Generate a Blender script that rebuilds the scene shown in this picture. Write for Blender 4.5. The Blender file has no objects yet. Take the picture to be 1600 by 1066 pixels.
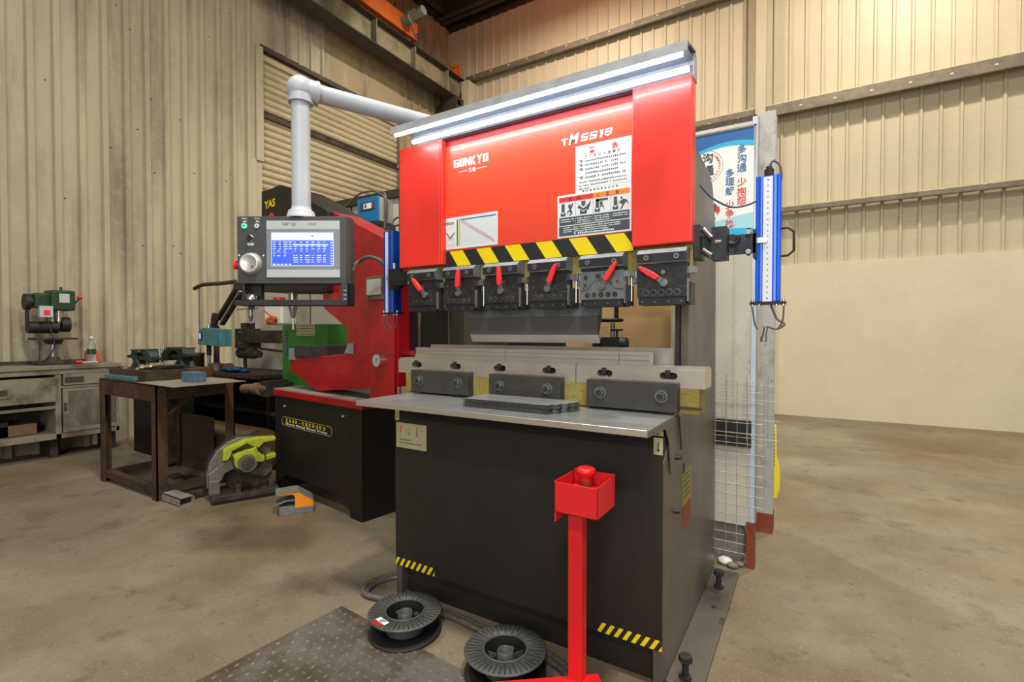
import bpy, bmesh, math, random
from mathutils import Matrix, Vector
random.seed(7)
PI = math.pi
R = math.radians
scn = bpy.context.scene
COL = scn.collection

# ------------------------------------------------------------------ camera
cam_d = bpy.data.cameras.new('camera')
cam = bpy.data.objects.new('camera', cam_d)
COL.objects.link(cam)
cam.location = (0, 0, 1.25)
cam.rotation_euler = (R(89.0), 0, R(31.43))
cam_d.sensor_width = 36
cam_d.lens = 773.5 / 1600 * 36
cam_d.clip_start = 0.05
scn.camera = cam

# ------------------------------------------------------------------ world and light
scn.view_settings.view_transform = 'Standard'
scn.view_settings.look = 'None'
scn.view_settings.gamma = 1
scn.view_settings.use_curve_mapping = False
scn.view_settings.exposure = 0.0
world = bpy.data.worlds.new('hall_air')
scn.world = world
world.use_nodes = True
bg = world.node_tree.nodes['Background']
bg.inputs[0].default_value = (1.0, 0.93, 0.82, 1)
bg.inputs[1].default_value = 0.24

def lamp(name, loc, power, size, color=(1, .92, .8), rot=(0, 0, 0), size_y=None):
    d = bpy.data.lights.new(name, 'AREA')
    d.energy = power; d.color = color; d.size = size
    if size_y: d.shape = 'RECTANGLE'; d.size_y = size_y
    else: d.shape = 'DISK'
    o = bpy.data.objects.new(name, d); COL.objects.link(o)
    o.location = loc; o.rotation_euler = rot
    return o
# high bay lamps hanging under the roof of the hall
lamp('high_bay_lamp', (1.2, 6.5, 7.3), 250, .22, (1, .92, .78))
lamp('high_bay_lamp', (-3.4, 6.2, 7.3), 220, .22, (1, .92, .78))
lamp('high_bay_lamp', (4.8, 5.2, 7.3), 210, .3, (1, .92, .78))
lamp('high_bay_lamp', (0.8, 0.6, 7.0), 330, .5, (1, .93, .80))
lamp('high_bay_lamp', (-2.6, 0.8, 7.0), 180, .5, (1, .93, .80))
lamp('high_bay_lamp', (1.5, -3.5, 6.5), 300, .8, (1, .95, .86))
# daylight from the open gate behind the photographer
lamp('gate_daylight', (1.6, -4.5, 2.8), 200, 4.5, (.96, .98, 1.0), (R(78), 0, R(18)), 3.2)

# ------------------------------------------------------------------ materials
MATS = {}
def mat(name, col, rough=.55, metal=0., var=.0, scale=6., bump=0., bscale=None, dark=None, spec=.5, emis=0., stretch=None, coat=0., alpha=1., trans=0., detail=6.):
    if name in MATS: return MATS[name]
    m = bpy.data.materials.new(name); m.use_nodes = True
    nt = m.node_tree; b = nt.nodes['Principled BSDF']
    b.inputs['Roughness'].default_value = rough
    b.inputs['Metallic'].default_value = metal
    b.inputs['Specular IOR Level'].default_value = spec
    b.inputs['Coat Weight'].default_value = coat
    b.inputs['Transmission Weight'].default_value = trans
    c = (*col, 1)
    b.inputs['Base Color'].default_value = c
    if emis:
        b.inputs['Emission Color'].default_value = c
        b.inputs['Emission Strength'].default_value = emis
    tc = nt.nodes.new('ShaderNodeTexCoord')
    src = tc.outputs['Object']
    if stretch:
        mp = nt.nodes.new('ShaderNodeMapping'); mp.inputs['Scale'].default_value = stretch
        nt.links.new(src, mp.inputs[0]); src = mp.outputs[0]
    if var or dark:
        n = nt.nodes.new('ShaderNodeTexNoise'); n.inputs['Scale'].default_value = scale; n.inputs['Detail'].default_value = detail
        n.inputs['Roughness'].default_value = .65
        nt.links.new(src, n.inputs['Vector'])
        r = nt.nodes.new('ShaderNodeValToRGB')
        r.color_ramp.elements[0].position = .33; r.color_ramp.elements[1].position = .62
        dk = dark or tuple(max(0, x * (1 - var)) for x in col)
        r.color_ramp.elements[0].color = (*dk, 1); r.color_ramp.elements[1].color = c
        nt.links.new(n.outputs['Fac'], r.inputs[0]); nt.links.new(r.outputs[0], b.inputs['Base Color'])
        ma = nt.nodes.new('ShaderNodeMapRange'); ma.inputs['To Min'].default_value = min(1, rough + .12); ma.inputs['To Max'].default_value = max(.04, rough - .06)
        nt.links.new(n.outputs['Fac'], ma.inputs['Value']); nt.links.new(ma.outputs[0], b.inputs['Roughness'])
    if bump:
        n2 = nt.nodes.new('ShaderNodeTexNoise'); n2.inputs['Scale'].default_value = bscale or scale * 8; n2.inputs['Detail'].default_value = 4
        nt.links.new(src, n2.inputs['Vector'])
        bp = nt.nodes.new('ShaderNodeBump'); bp.inputs['Strength'].default_value = bump; bp.inputs['Distance'].default_value = .01
        nt.links.new(n2.outputs['Fac'], bp.inputs['Height']); nt.links.new(bp.outputs[0], b.inputs['Normal'])
    MATS[name] = m
    return m

def layered(name, base, layers, rough=.8, bump=.1, bscale=60, spec=.3, metal=0):
    """base colour overlaid by several noise-shaped stains: (colour, scale, lo, hi, strength, stretch)"""
    m = bpy.data.materials.new(name); m.use_nodes = True
    nt = m.node_tree; b = nt.nodes['Principled BSDF']
    b.inputs['Roughness'].default_value = rough; b.inputs['Specular IOR Level'].default_value = spec; b.inputs['Metallic'].default_value = metal
    tc = nt.nodes.new('ShaderNodeTexCoord')
    cur = None
    for i, (c, sc, lo, hi, st, stretch) in enumerate(layers):
        mp = nt.nodes.new('ShaderNodeMapping'); mp.inputs['Scale'].default_value = stretch; mp.inputs['Location'].default_value = (i * 3.7, i * 1.3, i * 2.1)
        nt.links.new(tc.outputs['Object'], mp.inputs[0])
        n = nt.nodes.new('ShaderNodeTexNoise'); n.inputs['Scale'].default_value = sc; n.inputs['Detail'].default_value = 8; n.inputs['Roughness'].default_value = .62
        nt.links.new(mp.outputs[0], n.inputs['Vector'])
        mr = nt.nodes.new('ShaderNodeMapRange'); mr.inputs['From Min'].default_value = lo; mr.inputs['From Max'].default_value = hi; mr.inputs['To Max'].default_value = st
        nt.links.new(n.outputs['Fac'], mr.inputs['Value'])
        mx = nt.nodes.new('ShaderNodeMix'); mx.data_type = 'RGBA'
        nt.links.new(mr.outputs[0], mx.inputs['Factor'])
        if cur is None: mx.inputs['A'].default_value = (*base, 1)
        else: nt.links.new(cur, mx.inputs['A'])
        mx.inputs['B'].default_value = (*c, 1)
        cur = mx.outputs['Result']
    nt.links.new(cur, b.inputs['Base Color'])
    n2 = nt.nodes.new('ShaderNodeTexNoise'); n2.inputs['Scale'].default_value = bscale; n2.inputs['Detail'].default_value = 5
    nt.links.new(tc.outputs['Object'], n2.inputs['Vector'])
    bp = nt.nodes.new('ShaderNodeBump'); bp.inputs['Strength'].default_value = bump; bp.inputs['Distance'].default_value = .01
    nt.links.new(n2.outputs['Fac'], bp.inputs['Height']); nt.links.new(bp.outputs[0], b.inputs['Normal'])
    MATS[name] = m
    return m

one = (1, 1, 1)
FLOOR = layered('concrete', (.205, .175, .125), [
    ((.125, .098, .060), .8, .42, .62, .7, one), ((.30, .26, .19), 1.6, .5, .7, .55, one),
    ((.145, .088, .040), .5, .48, .66, .75, one), ((.09, .07, .045), 5, .56, .68, .5, one), ((.075, .06, .04), 24, .60, .72, .6, one), ((.34, .30, .22), 70, .56, .70, .55, one)], rough=.72, bump=.12, bscale=90, spec=.35)
SHEET_B = layered('cream_sheet', (.50, .445, .31), [((.40, .35, .235), 1.2, .45, .7, .5, (1, 1, .25)), ((.58, .52, .37), 14, .5, .75, .4, one)], rough=.5, bump=.05, bscale=40, spec=.35)
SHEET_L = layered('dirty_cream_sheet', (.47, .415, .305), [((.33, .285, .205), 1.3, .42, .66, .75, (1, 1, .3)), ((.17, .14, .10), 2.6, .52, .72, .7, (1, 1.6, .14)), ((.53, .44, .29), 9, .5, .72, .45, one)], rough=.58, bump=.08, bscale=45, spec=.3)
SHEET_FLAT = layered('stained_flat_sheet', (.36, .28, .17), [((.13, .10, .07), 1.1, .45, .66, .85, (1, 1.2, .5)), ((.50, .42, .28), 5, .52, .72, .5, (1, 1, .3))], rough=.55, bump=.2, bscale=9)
PLASTER = layered('cream_plaster', (.63, .57, .42), [((.53, .475, .34), 1.5, .45, .7, .45, one), ((.69, .635, .49), 7, .5, .75, .4, one)], rough=.85, bump=.06, bscale=30)
SHUTTER = layered('shutter_slat', (.46, .385, .25), [((.26, .21, .14), 1.5, .45, .7, .6, (1, .5, 1)), ((.6, .52, .36), 10, .5, .7, .4, one)], rough=.5, bump=.06)
BOARD = layered('board_grey', (.50, .47, .40), [((.34, .26, .16), 1.9, .55, .72, .75, one), ((.60, .57, .5), 4, .5, .7, .5, one), ((.2, .17, .13), 16, .62, .74, .5, one)], rough=.6, bump=.05)
TAN = layered('tan_partition', (.50, .33, .16), [((.62, .52, .38), 1.7, .48, .66, .8, one), ((.36, .23, .11), 3, .55, .7, .5, one)], rough=.7, bump=.06)
WOODPAINT = layered('worn_cream_paint', (.215, .19, .135), [((.10, .07, .045), 3.2, .5, .64, .85, (1, 1, 1.3)), ((.30, .275, .21), 7, .5, .7, .5, one), ((.05, .08, .06), 14, .6, .7, .7, one)], rough=.7, bump=.25, bscale=40)
DOORWOOD = layered('grey_worn_wood', (.12, .095, .07), [((.22, .19, .155), 9, .48, .66, .7, (1, 1.5, .4)), ((.07, .05, .035), 5, .55, .7, .7, one)], rough=.8, bump=.25, bscale=50)
RUST = layered('rusty_steel', (.095, .050, .028), [((.040, .030, .024), 5, .45, .62, .85, one), ((.18, .085, .032), 16, .55, .7, .6, one)], rough=.75, bump=.25, bscale=80, metal=.25)
GRIME = layered('oily_dark_steel', (.06, .05, .04), [((.13, .09, .06), 12, .5, .66, .7, one), ((.025, .02, .018), 6, .5, .65, .8, one)], rough=.6, bump=.3, bscale=70, metal=.4)
RED = mat('red_paint', (.82, .035, .022), .34, var=.05, scale=3, coat=.15)
REDPANEL = mat('red_orange_panel', (.86, .075, .032), .3, coat=.2)
DRED = mat('crimson_machine_paint', (.40, .004, .012), .34, var=.3, scale=9, coat=.2)
POSTRED = mat('bright_red_enamel', (.66, .013, .017), .4, bump=.12, bscale=160)
BLACKP = mat('black_texture_paint', (.0155, .0135, .012), .48, var=.25, scale=5, bump=.18, bscale=420)
BLACKCAB = mat('black_cabinet_paint', (.007, .006, .005), .5, var=.3, scale=7, bump=.1, bscale=300)
SIDEP = mat('grey_metal_paint', (.17, .155, .13), .36, .55, var=.25, scale=3.5, bump=.12, bscale=260)
CLAMPM = mat('dark_clamp_steel', (.045, .048, .052), .42, .55, var=.45, scale=18, bump=.1, bscale=240)
CLAMPL = mat('grey_clamp_steel', (.22, .25, .27), .42, .6, var=.35, scale=20)
STEEL = mat('ground_steel', (.60, .555, .485), .33, .75, var=.14, scale=5, bump=.02)
PUNCHM = mat('punch_grey', (.085, .085, .082), .5, .3)
PUNCHT = mat('punch_blue_steel', (.24, .27, .29), .38, .7, var=.5, scale=22)
DARKPL = mat('dark_plate', (.055, .052, .048), .5, .35, var=.3, scale=12, bump=.15, bscale=260)
BOLTM = mat('bolt_steel', (.36, .36, .36), .3, .85)
CHROME = mat('bright_steel', (.75, .75, .74), .2, .95)
ZINC = mat('zinc_sheet', (.52, .55, .57), .32, .8, var=.35, scale=7, stretch=(1, 2.5, 1))
LIPM = mat('hood_sheet_lit', (.42, .45, .49), .5, .2, var=.25, scale=14)  # lighter copy of the hood sheet, light on these faces put into the colour
GALV = mat('housing_sheet', (.17, .20, .24), .5, .2, var=.2, scale=12)
TUBE = mat('led_tube', (.86, .92, 1.0), .4, emis=11)
TUBE2 = mat('led_tube_soft', (.86, .92, 1.0), .4, emis=3.5)
RECESSRED = mat('recess_shade_red', (.40, .012, .02), .5)  # darker panel red, shade of the recess put into the colour
WORN = mat('worn_tread_top', (.27, .25, .215), .35, .6)
YPAPER = layered('yellow_oil_paper', (.25, .20, .045), [((.42, .36, .18), 9, .5, .7, .6, (1, 1, .3)), ((.17, .13, .03), 26, .5, .66, .7, (1, 1, 2.5))], rough=.5, bump=.15, bscale=60)
YEL = mat('hazard_yellow', (.86, .66, .0), .5)
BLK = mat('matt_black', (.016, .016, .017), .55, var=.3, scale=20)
RUBBER = mat('black_rubber', (.012, .012, .013), .6)
WHITE = mat('white_print', (.86, .86, .84), .5)
PAPER = mat('label_paper', (.80, .84, .82), .35)
INK = mat('dark_ink', (.05, .06, .07), .5)
SLATE = mat('label_slate', (.07, .085, .10), .45)
REDINK = mat('red_ink', (.75, .03, .03), .5)
ORINK = mat('orange_ink', (.90, .27, .03), .5)
PINK = mat('pink_ink', (.62, .25, .42), .5)
GREENI = mat('green_ink', (.02, .27, .06), .5)
LGREEN = mat('lime_ink', (.62, .74, .18), .5)
BLUEI = mat('blue_ink', (.02, .12, .36), .5)
CYANI = mat('cyan_ink', (.02, .42, .72), .5)
LBLUE = mat('pale_blue_ink', (.34, .66, .76), .5)
CREAMB = mat('cream_label', (.50, .46, .26), .5, var=.15, scale=14)
PIPEW = mat('white_grey_pipe', (.46, .51, .57), .38, var=.06, scale=6)
CONS = mat('console_graphite', (.060, .064, .066), .5, .2, var=.15, scale=12, bump=.12, bscale=400)
BEZEL = mat('bezel_light_grey', (.46, .49, .51), .45)
BEZELD = mat('bezel_mid_grey', (.20, .235, .265), .4)
SCR_B = mat('screen_blue', (.035, .075, .60), .3, emis=.9)
SCR_W = mat('screen_white', (.60, .70, .92), .3, emis=.8)
SCR_L = mat('screen_light_blue', (.24, .36, .86), .3, emis=.8)
SCR_C = mat('screen_cyan', (.2, .8, 1.0), .2, emis=1.1)
LEDG = mat('green_lit_button', (.12, .75, .38), .3, emis=.6)
BLUEAL = mat('blue_anodised', (.006, .09, .60), .26, .65)
BLUELT = mat('blue_anodised_pale', (.10, .22, .80), .26, .6)
SCALEW = mat('scale_white', (.74, .76, .82), .35)
GREENM = mat('green_machine_paint', (.035, .22, .03), .4, var=.35, scale=7, coat=.1)
DGREEN = mat('old_green_enamel', (.02, .055, .02), .42, var=.4, scale=16)
DTEAL = mat('dark_teal_enamel', (.014, .034, .032), .45, var=.4, scale=20)
TEAL = mat('teal_enamel', (.07, .24, .27), .45, var=.4, scale=20)
BLUEST = mat('blue_grey_block', (.10, .19, .27), .45, .2, var=.4, scale=26)
BLUEBOX = mat('blue_powder_coat', (.01, .17, .44), .45, bump=.1, bscale=400)
CABLE = mat('cable_grey', (.10, .095, .09), .5)
CABLEB = mat('cable_blue', (.03, .05, .17), .45)
SHEETPL = layered('dusty_plate', (.32, .29, .25), [((.17, .13, .09), 7, .5, .66, .6, one)], rough=.5, bump=.08, metal=.3)
TREAD = layered('tread_plate_steel', (.15, .125, .09), [((.27, .255, .235), 2.2, .48, .62, .8, one), ((.07, .055, .035), 7, .5, .68, .6, one)], rough=.42, bump=.15, bscale=120, metal=.55)
LIME = mat('lime_tool_plastic', (.42, .46, .015), .5, var=.4, scale=16)
ALU = mat('cast_aluminium', (.22, .20, .175), .5, .6, var=.4, scale=20, bump=.1)
ORANGE = mat('orange_pedal', (.86, .27, .01), .5)
PEDG = mat('pedal_grey', (.20, .19, .185), .6, .2, var=.2, scale=20)
CRANE = mat('crane_orange', (.66, .13, .012), .55, var=.25, scale=5)
BEAMP = layered('beam_dusty', (.28, .235, .15), [((.11, .09, .06), 3, .45, .65, .8, one)], rough=.65)
DARKBR = mat('dark_brown_steel', (.07, .052, .04), .6, .2, var=.35, scale=8)
ROOFM = mat('roof_sheet', (.15, .145, .14), .7, var=.3, scale=4)
POSTG = layered('galvanised_post', (.42, .42, .40), [((.22, .20, .17), 8, .52, .7, .7, one), ((.10, .08, .06), 34, .62, .7, .7, one)], rough=.5, metal=.3)
STRIP = mat('pale_blue_strip', (.55, .62, .70), .4, .2, var=.12, scale=10)
REDOX = mat('red_oxide', (.24, .045, .02), .6, var=.4, scale=14)
WIREM = mat('mesh_wire', (.50, .49, .46), .4, .7)
CONC = layered('broken_concrete', (.22, .20, .17), [((.10, .085, .07), 5, .45, .65, .8, one)], rough=.9, bump=.6, bscale=22)
MILK = mat('milky_plastic', (.88, .84, .74), .5)
CAPRED = mat('red_plastic', (.66, .02, .01), .4)
ORBAG = mat('orange_bag', (.75, .20, .04), .4, var=.7, scale=30)
GLASS = mat('clear_bottle', (.80, .84, .80), .08, trans=.85)
PINKB = mat('pink_wrapper', (.55, .16, .11), .5, var=.4, scale=30)
FOIL = mat('crumpled_foil', (.65, .55, .38), .25, .8, bump=.9, bscale=40)
WOODD = mat('dark_old_wood', (.065, .043, .028), .8, var=.5, scale=20, stretch=(.4, 4, 4))
DRUMM = mat('brown_glossy_drum', (.11, .065, .04), .28, var=.35, scale=7, bump=.1)
CARD = mat('brown_cardboard', (.20, .13, .075), .85, var=.3, scale=9)
TARP = mat('blue_rag', (.01, .055, .20), .7, var=.6, scale=16)
EYELL = mat('yellow_strip', (.78, .62, .02), .5)
DRYW = mat('motor_grey_green', (.28, .33, .29), .5, .2, var=.3, scale=20)

# ------------------------------------------------------------------ geometry helpers
YAW = R(31.43); PIT = R(1.0); FPX = 773.5
_fw = Vector((-math.sin(YAW) * math.cos(PIT), math.cos(YAW) * math.cos(PIT), -math.sin(PIT)))
_rt = Vector((math.cos(YAW), math.sin(YAW), 0)); _up = _rt.cross(_fw); _C = Vector((0, 0, 1.25))
def at(x, y, X=None, Y=None, Z=None):
    """where the sight line through a picture point meets a measured plane"""
    d = _fw + (x - 800) / FPX * _rt - (y - 533) / FPX * _up
    i, v = (0, X) if X is not None else (1, Y) if Y is not None else (2, Z)
    return _C + d * ((v - _C[i]) / d[i])
def at_plane(x, y, p, deg):
    n = Vector((-math.sin(R(deg)), math.cos(R(deg)), 0)); d = _fw + (x - 800) / FPX * _rt - (y - 533) / FPX * _up
    return _C + d * (n.dot(Vector((p[0], p[1], 0)) - _C) / n.dot(d))

WM = {}
def tag(o, label=None, cat=None, group=None, kind=None):
    if label: o['label'] = label
    if cat: o['category'] = cat
    if group: o['group'] = group
    if kind: o['kind'] = kind
    return o
def thing(name, label, cat, loc=(0, 0, 0), rz=0, group=None):
    o = bpy.data.objects.new(name, None); COL.objects.link(o)
    o.location = loc; o.rotation_euler = (0, 0, R(rz)); o.empty_display_size = .1
    WM[o.name] = Matrix.Translation(loc) @ Matrix.Rotation(R(rz), 4, 'Z')
    return tag(o, label, cat, group)
def clone(root, loc=None, rz=None, label=None, group=None):
    def rec(o, parent):
        c = o.copy(); COL.objects.link(c)
        if parent is not None: c.parent = parent
        for ch in KIDS.get(o.name, []): rec(ch, c)
        return c
    c = rec(root, None)
    if loc is not None: c.location = loc
    if rz is not None: c.rotation_euler = (0, 0, R(rz))
    if label: c['label'] = label
    if group: c['group'] = group
    return c
KIDS = {}
_tc = {}
def text_geo(s, bold=0., shear=0.):
    k = (s, bold, shear)
    if k in _tc: return _tc[k]
    cu = bpy.data.curves.new('lettering', 'FONT'); cu.body = s; cu.size = 1; cu.offset = bold; cu.shear = shear; cu.resolution_u = 3
    ob = bpy.data.objects.new('lettering', cu); COL.objects.link(ob)
    dg = bpy.context.evaluated_depsgraph_get(); me = ob.evaluated_get(dg).to_mesh()
    vs = [(v.co.x, v.co.y) for v in me.vertices]; fs = [tuple(p.vertices) for p in me.polygons]
    ob.evaluated_get(dg).to_mesh_clear()
    bpy.data.objects.remove(ob); bpy.data.curves.remove(cu)
    _tc[k] = (vs, fs)
    return _tc[k]

class MB:
    def __init__(s, *mats):
        s.v = []; s.f = []; s.fm = []; s.sm = []; s.mats = list(mats); s.M = Matrix.Identity(4)
    def mi(s, m):
        if m is None: return 0
        if isinstance(m, int): return m
        if m not in s.mats: s.mats.append(m)
        return s.mats.index(m)
    def raw(s, vs, fs, m=None, smooth=False, T=None):
        T = s.M if T is None else s.M @ T
        b = len(s.v); s.v += [T @ Vector(p) for p in vs]
        k = s.mi(m)
        for f in fs:
            s.f.append([b + i for i in f]); s.fm.append(k); s.sm.append(smooth)
        return s
    def box(s, x0, x1, y0, y1, z0, z1, m=None, T=None):
        if x0 > x1: x0, x1 = x1, x0
        if y0 > y1: y0, y1 = y1, y0
        if z0 > z1: z0, z1 = z1, z0
        return s.raw([(x0, y0, z0), (x1, y0, z0), (x1, y1, z0), (x0, y1, z0), (x0, y0, z1), (x1, y0, z1), (x1, y1, z1), (x0, y1, z1)],
                     [(0, 3, 2, 1), (4, 5, 6, 7), (0, 1, 5, 4), (1, 2, 6, 5), (2, 3, 7, 6), (3, 0, 4, 7)], m, T=T)
    def cyl(s, p0, p1, r, m=None, n=20, r2=None, cap=True, smooth=True):
        p0 = Vector(p0); p1 = Vector(p1); d = (p1 - p0); r2 = r if r2 is None else r2
        q = d.normalized().to_track_quat('Z', 'Y').to_matrix()
        vs = []
        for p, rr in ((p0, r), (p1, r2)):
            for i in range(n):
                a = 2 * PI * i / n; vs.append(p + q @ Vector((math.cos(a) * rr, math.sin(a) * rr, 0)))
        s.raw(vs, [(i, (i + 1) % n, n + (i + 1) % n, n + i) for i in range(n)], m, smooth)
        if cap: s.raw(vs, [tuple(range(n - 1, -1, -1)), tuple(range(n, 2 * n))], m)
        return s
    def bar(s, p0, p1, w, h, m=None, upv=(0, 0, 1)):
        p0 = Vector(p0); p1 = Vector(p1); d = (p1 - p0); L = d.length; d.normalize()
        u = Vector(upv)
        if abs(d.dot(u)) > .98: u = Vector((0, 1, 0))
        sx = d.cross(u).normalized(); sz = sx.cross(d).normalized()
        T = Matrix.Translation(p0) @ Matrix((sx, d, sz)).transposed().to_4x4()
        return s.box(-w / 2, w / 2, 0, L, -h / 2, h / 2, m, T)
    def tube(s, pts, r, m=None, n=10, smooth_n=0, closed=False):
        pts = [Vector(p) for p in pts]
        if smooth_n:
            P = [pts[0]] + pts + [pts[-1]]; out = []
            for i in range(1, len(P) - 2):
                for k in range(smooth_n):
                    t = k / smooth_n; a, b, c, d = P[i - 1], P[i], P[i + 1], P[i + 2]
                    out.append(.5 * ((2 * b) + (c - a) * t + (2 * a - 5 * b + 4 * c - d) * t * t + (3 * b - a - 3 * c + d) * t ** 3))
            out.append(pts[-1]); pts = out
        vs = []; N = len(pts); prev = None
        for i, p in enumerate(pts):
            t = (pts[min(i + 1, N - 1)] - pts[max(i - 1, 0)]).normalized()
            if prev is None:
                u = Vector((0, 0, 1)) if abs(t.z) < .9 else Vector((1, 0, 0)); u = t.cross(u).normalized()
            else:
                u = (prev - t * prev.dot(t)).normalized()
            prev = u; w = t.cross(u)
            for k in range(n):
                a = 2 * PI * k / n; vs.append(p + (u * math.cos(a) + w * math.sin(a)) * r)
        fs = [(i * n + k, i * n + (k + 1) % n, (i + 1) * n + (k + 1) % n, (i + 1) * n + k) for i in range(N - 1) for k in range(n)]
        s.raw(vs, fs, m, True)
        s.raw(vs, [tuple(range(n - 1, -1, -1)), tuple(range((N - 1) * n, N * n))], m)
        return s
    def prism(s, poly, axis, a0, a1, m=None, T=None):
        """polygon in the plane perpendicular to axis, extruded from a0 to a1"""
        def mk(p, a): return (a, p[0], p[1]) if axis == 'x' else (p[0], a, p[1]) if axis == 'y' else (p[0], p[1], a)
        n = len(poly); vs = [mk(p, a0) for p in poly] + [mk(p, a1) for p in poly]
        return s.raw(vs, [tuple(range(n - 1, -1, -1)), tuple(range(n, 2 * n))] + [(i, (i + 1) % n, n + (i + 1) % n, n + i) for i in range(n)], m, T=T)
    def lathe(s, prof, c, m=None, n=40, axis='z', smooth=True, a0=0, a1=2 * PI):
        full = abs(a1 - a0 - 2 * PI) < 1e-6; k = n if full else n + 1; vs = []
        for (r, h) in prof:
            for i in range(k):
                a = a0 + (a1 - a0) * i / n; x, y = math.cos(a) * r, math.sin(a) * r
                q = (x, y, h) if axis == 'z' else (h, x, y) if axis == 'x' else (x, h, y)
                vs.append((c[0] + q[0], c[1] + q[1], c[2] + q[2]))
        fs = []
        for j in range(len(prof) - 1):
            for i in range(n):
                i2 = (i + 1) % k; fs.append((j * k + i, j * k + i2, (j + 1) * k + i2, (j + 1) * k + i))
        return s.raw(vs, fs, m, smooth)
    def ball(s, c, r, m=None, n=16, sc=(1, 1, 1)):
        prof = [(max(1e-4, math.sin(PI * i / n)), -math.cos(PI * i / n)) for i in range(n + 1)]
        T = Matrix.Translation(c) @ Matrix.Diagonal((r * sc[0], r * sc[1], r * sc[2], 1))
        M0 = s.M; s.M = M0 @ T; s.lathe(prof, (0, 0, 0), m, n=n + 4); s.M = M0
        return s
    def text(s, t, o, size, m=None, ux=(1, 0, 0), uz=(0, 0, 1), bold=0., shear=0., center=False, width=None, sx=1.):
        vs, fs = text_geo(t, bold, shear)
        if not vs: return s
        x0 = min(v[0] for v in vs); x1 = max(v[0] for v in vs); k = size
        kx = (width / (x1 - x0)) if width else k * sx
        off = -(x0 + x1) / 2 * kx if center else -x0 * kx
        o = Vector(o); ux = Vector(ux); uz = Vector(uz)
        return s.raw([o + ux * (v[0] * kx + off) + uz * (v[1] * k) for v in vs], fs, m)
    def rect(s, x0, x1, z0, z1, y, m=None):      # decal rectangle facing -y
        return s.raw([(x0, y, z0), (x1, y, z0), (x1, y, z1), (x0, y, z1)], [(0, 1, 2, 3)], m)
    def poly(s, pts, y, m=None):
        return s.raw([(p[0], y, p[1]) for p in pts], [tuple(range(len(pts)))], m)
    def dashes(s, x0, x1, z, h, y, m=None, dens=.72, step=None):   # a line of print too small to read
        x = x0; step = step or h * .95
        while x < x1 - step * .5:
            if random.random() < .93:
                hh = h * random.uniform(.6, 1)
                s.rect(x, x + step * dens, z, z + hh, y, m)
            x += step
        return s
    def build(s, name, parent=None, label=None, cat=None, group=None, kind=None, bevel=0., local=False, seg=2, fix=True):
        me = bpy.data.meshes.new(name)
        W = WM[parent.name] if (parent is not None and not local) else Matrix.Identity(4)
        Wi = W.inverted()
        me.from_pydata([tuple(Wi @ Vector(p)) for p in s.v], [], s.f)
        for m in s.mats: me.materials.append(m)
        for p, k, sm in zip(me.polygons, s.fm, s.sm): p.material_index = k; p.use_smooth = sm
        me.update()
        o = bpy.data.objects.new(name, me); COL.objects.link(o)
        if parent is not None:
            o.parent = parent; WM[o.name] = WM[parent.name]; KIDS.setdefault(parent.name, []).append(o)
        else: WM[o.name] = Matrix.Identity(4)
        if bevel:
            b = o.modifiers.new('soft_edges', 'BEVEL'); b.width = bevel; b.segments = seg; b.limit_method = 'ANGLE'; b.angle_limit = R(40)
            b.harden_normals = False
        return tag(o, label, cat, group, kind)
def solo(mb, name, base, label, cat, group=None, bevel=0.):
    """a thing that is one mesh, its origin at its base"""
    me_v = [Vector(p) - Vector(base) for p in mb.v]; mb.v = me_v
    o = mb.build(name, None, label, cat, group, bevel=bevel)
    o.location = base; WM[o.name] = Matrix.Translation(base)
    return o
# ================================================================== the hall
def struct(mb, name, bevel=0.): return mb.build(name, kind='structure', bevel=bevel)
mb = MB(FLOOR); mb.box(-7.0, 8, -6, 8.8, -.12, 0); struct(mb, 'floor')
mb = MB(ROOFM); mb.box(-7.1, 8, -6, 8.9, 8.35, 8.45)
for k in range(46): mb.box(-7.1, 8, -6 + k * .33, -5.94 + k * .33, 8.31, 8.35)
struct(mb, 'ceiling')

def profile(s0, s1, pitch, phase, h, wb, wt, minor=True):
    pts = [(s0, 0)]; k = math.ceil((s0 - phase) / pitch)
    while True:
        c = phase + k * pitch; k += 1
        if c + wb > s1: break
        if c - wb < s0: continue
        pts += [(c - wb / 2, 0), (c - wt / 2, h), (c + wt / 2, h), (c + wb / 2, 0)]
        if minor and c + pitch < s1:
            for q in (.36, .64): pts += [(c + pitch * q - .008, 0), (c + pitch * q, h * .12), (c + pitch * q + .008, 0)]
    pts.append((s1, 0)); return pts
def sheet(mb, plane, pos, sgn, pts, z0, z1, m=None):
    vs = []; n = len(pts)
    for back in (0, 1):
        for z in (z0, z1):
            for (s, h) in pts:
                q = pos + sgn * (h if not back else -.03)
                vs.append((s, q, z) if plane == 'y' else (q, s, z))
    fs = [(i, i + 1, n + i + 1, n + i) for i in range(n - 1)] + [(2 * n + i, 3 * n + i, 3 * n + i + 1, 2 * n + i + 1) for i in range(n - 1)]
    fs += [(i, 2 * n + i, 2 * n + i + 1, i + 1) for i in range(n - 1)] + [(n + i, n + i + 1, 3 * n + i + 1, 3 * n + i) for i in range(n - 1)]
    mb.raw(vs, fs, m)

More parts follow.
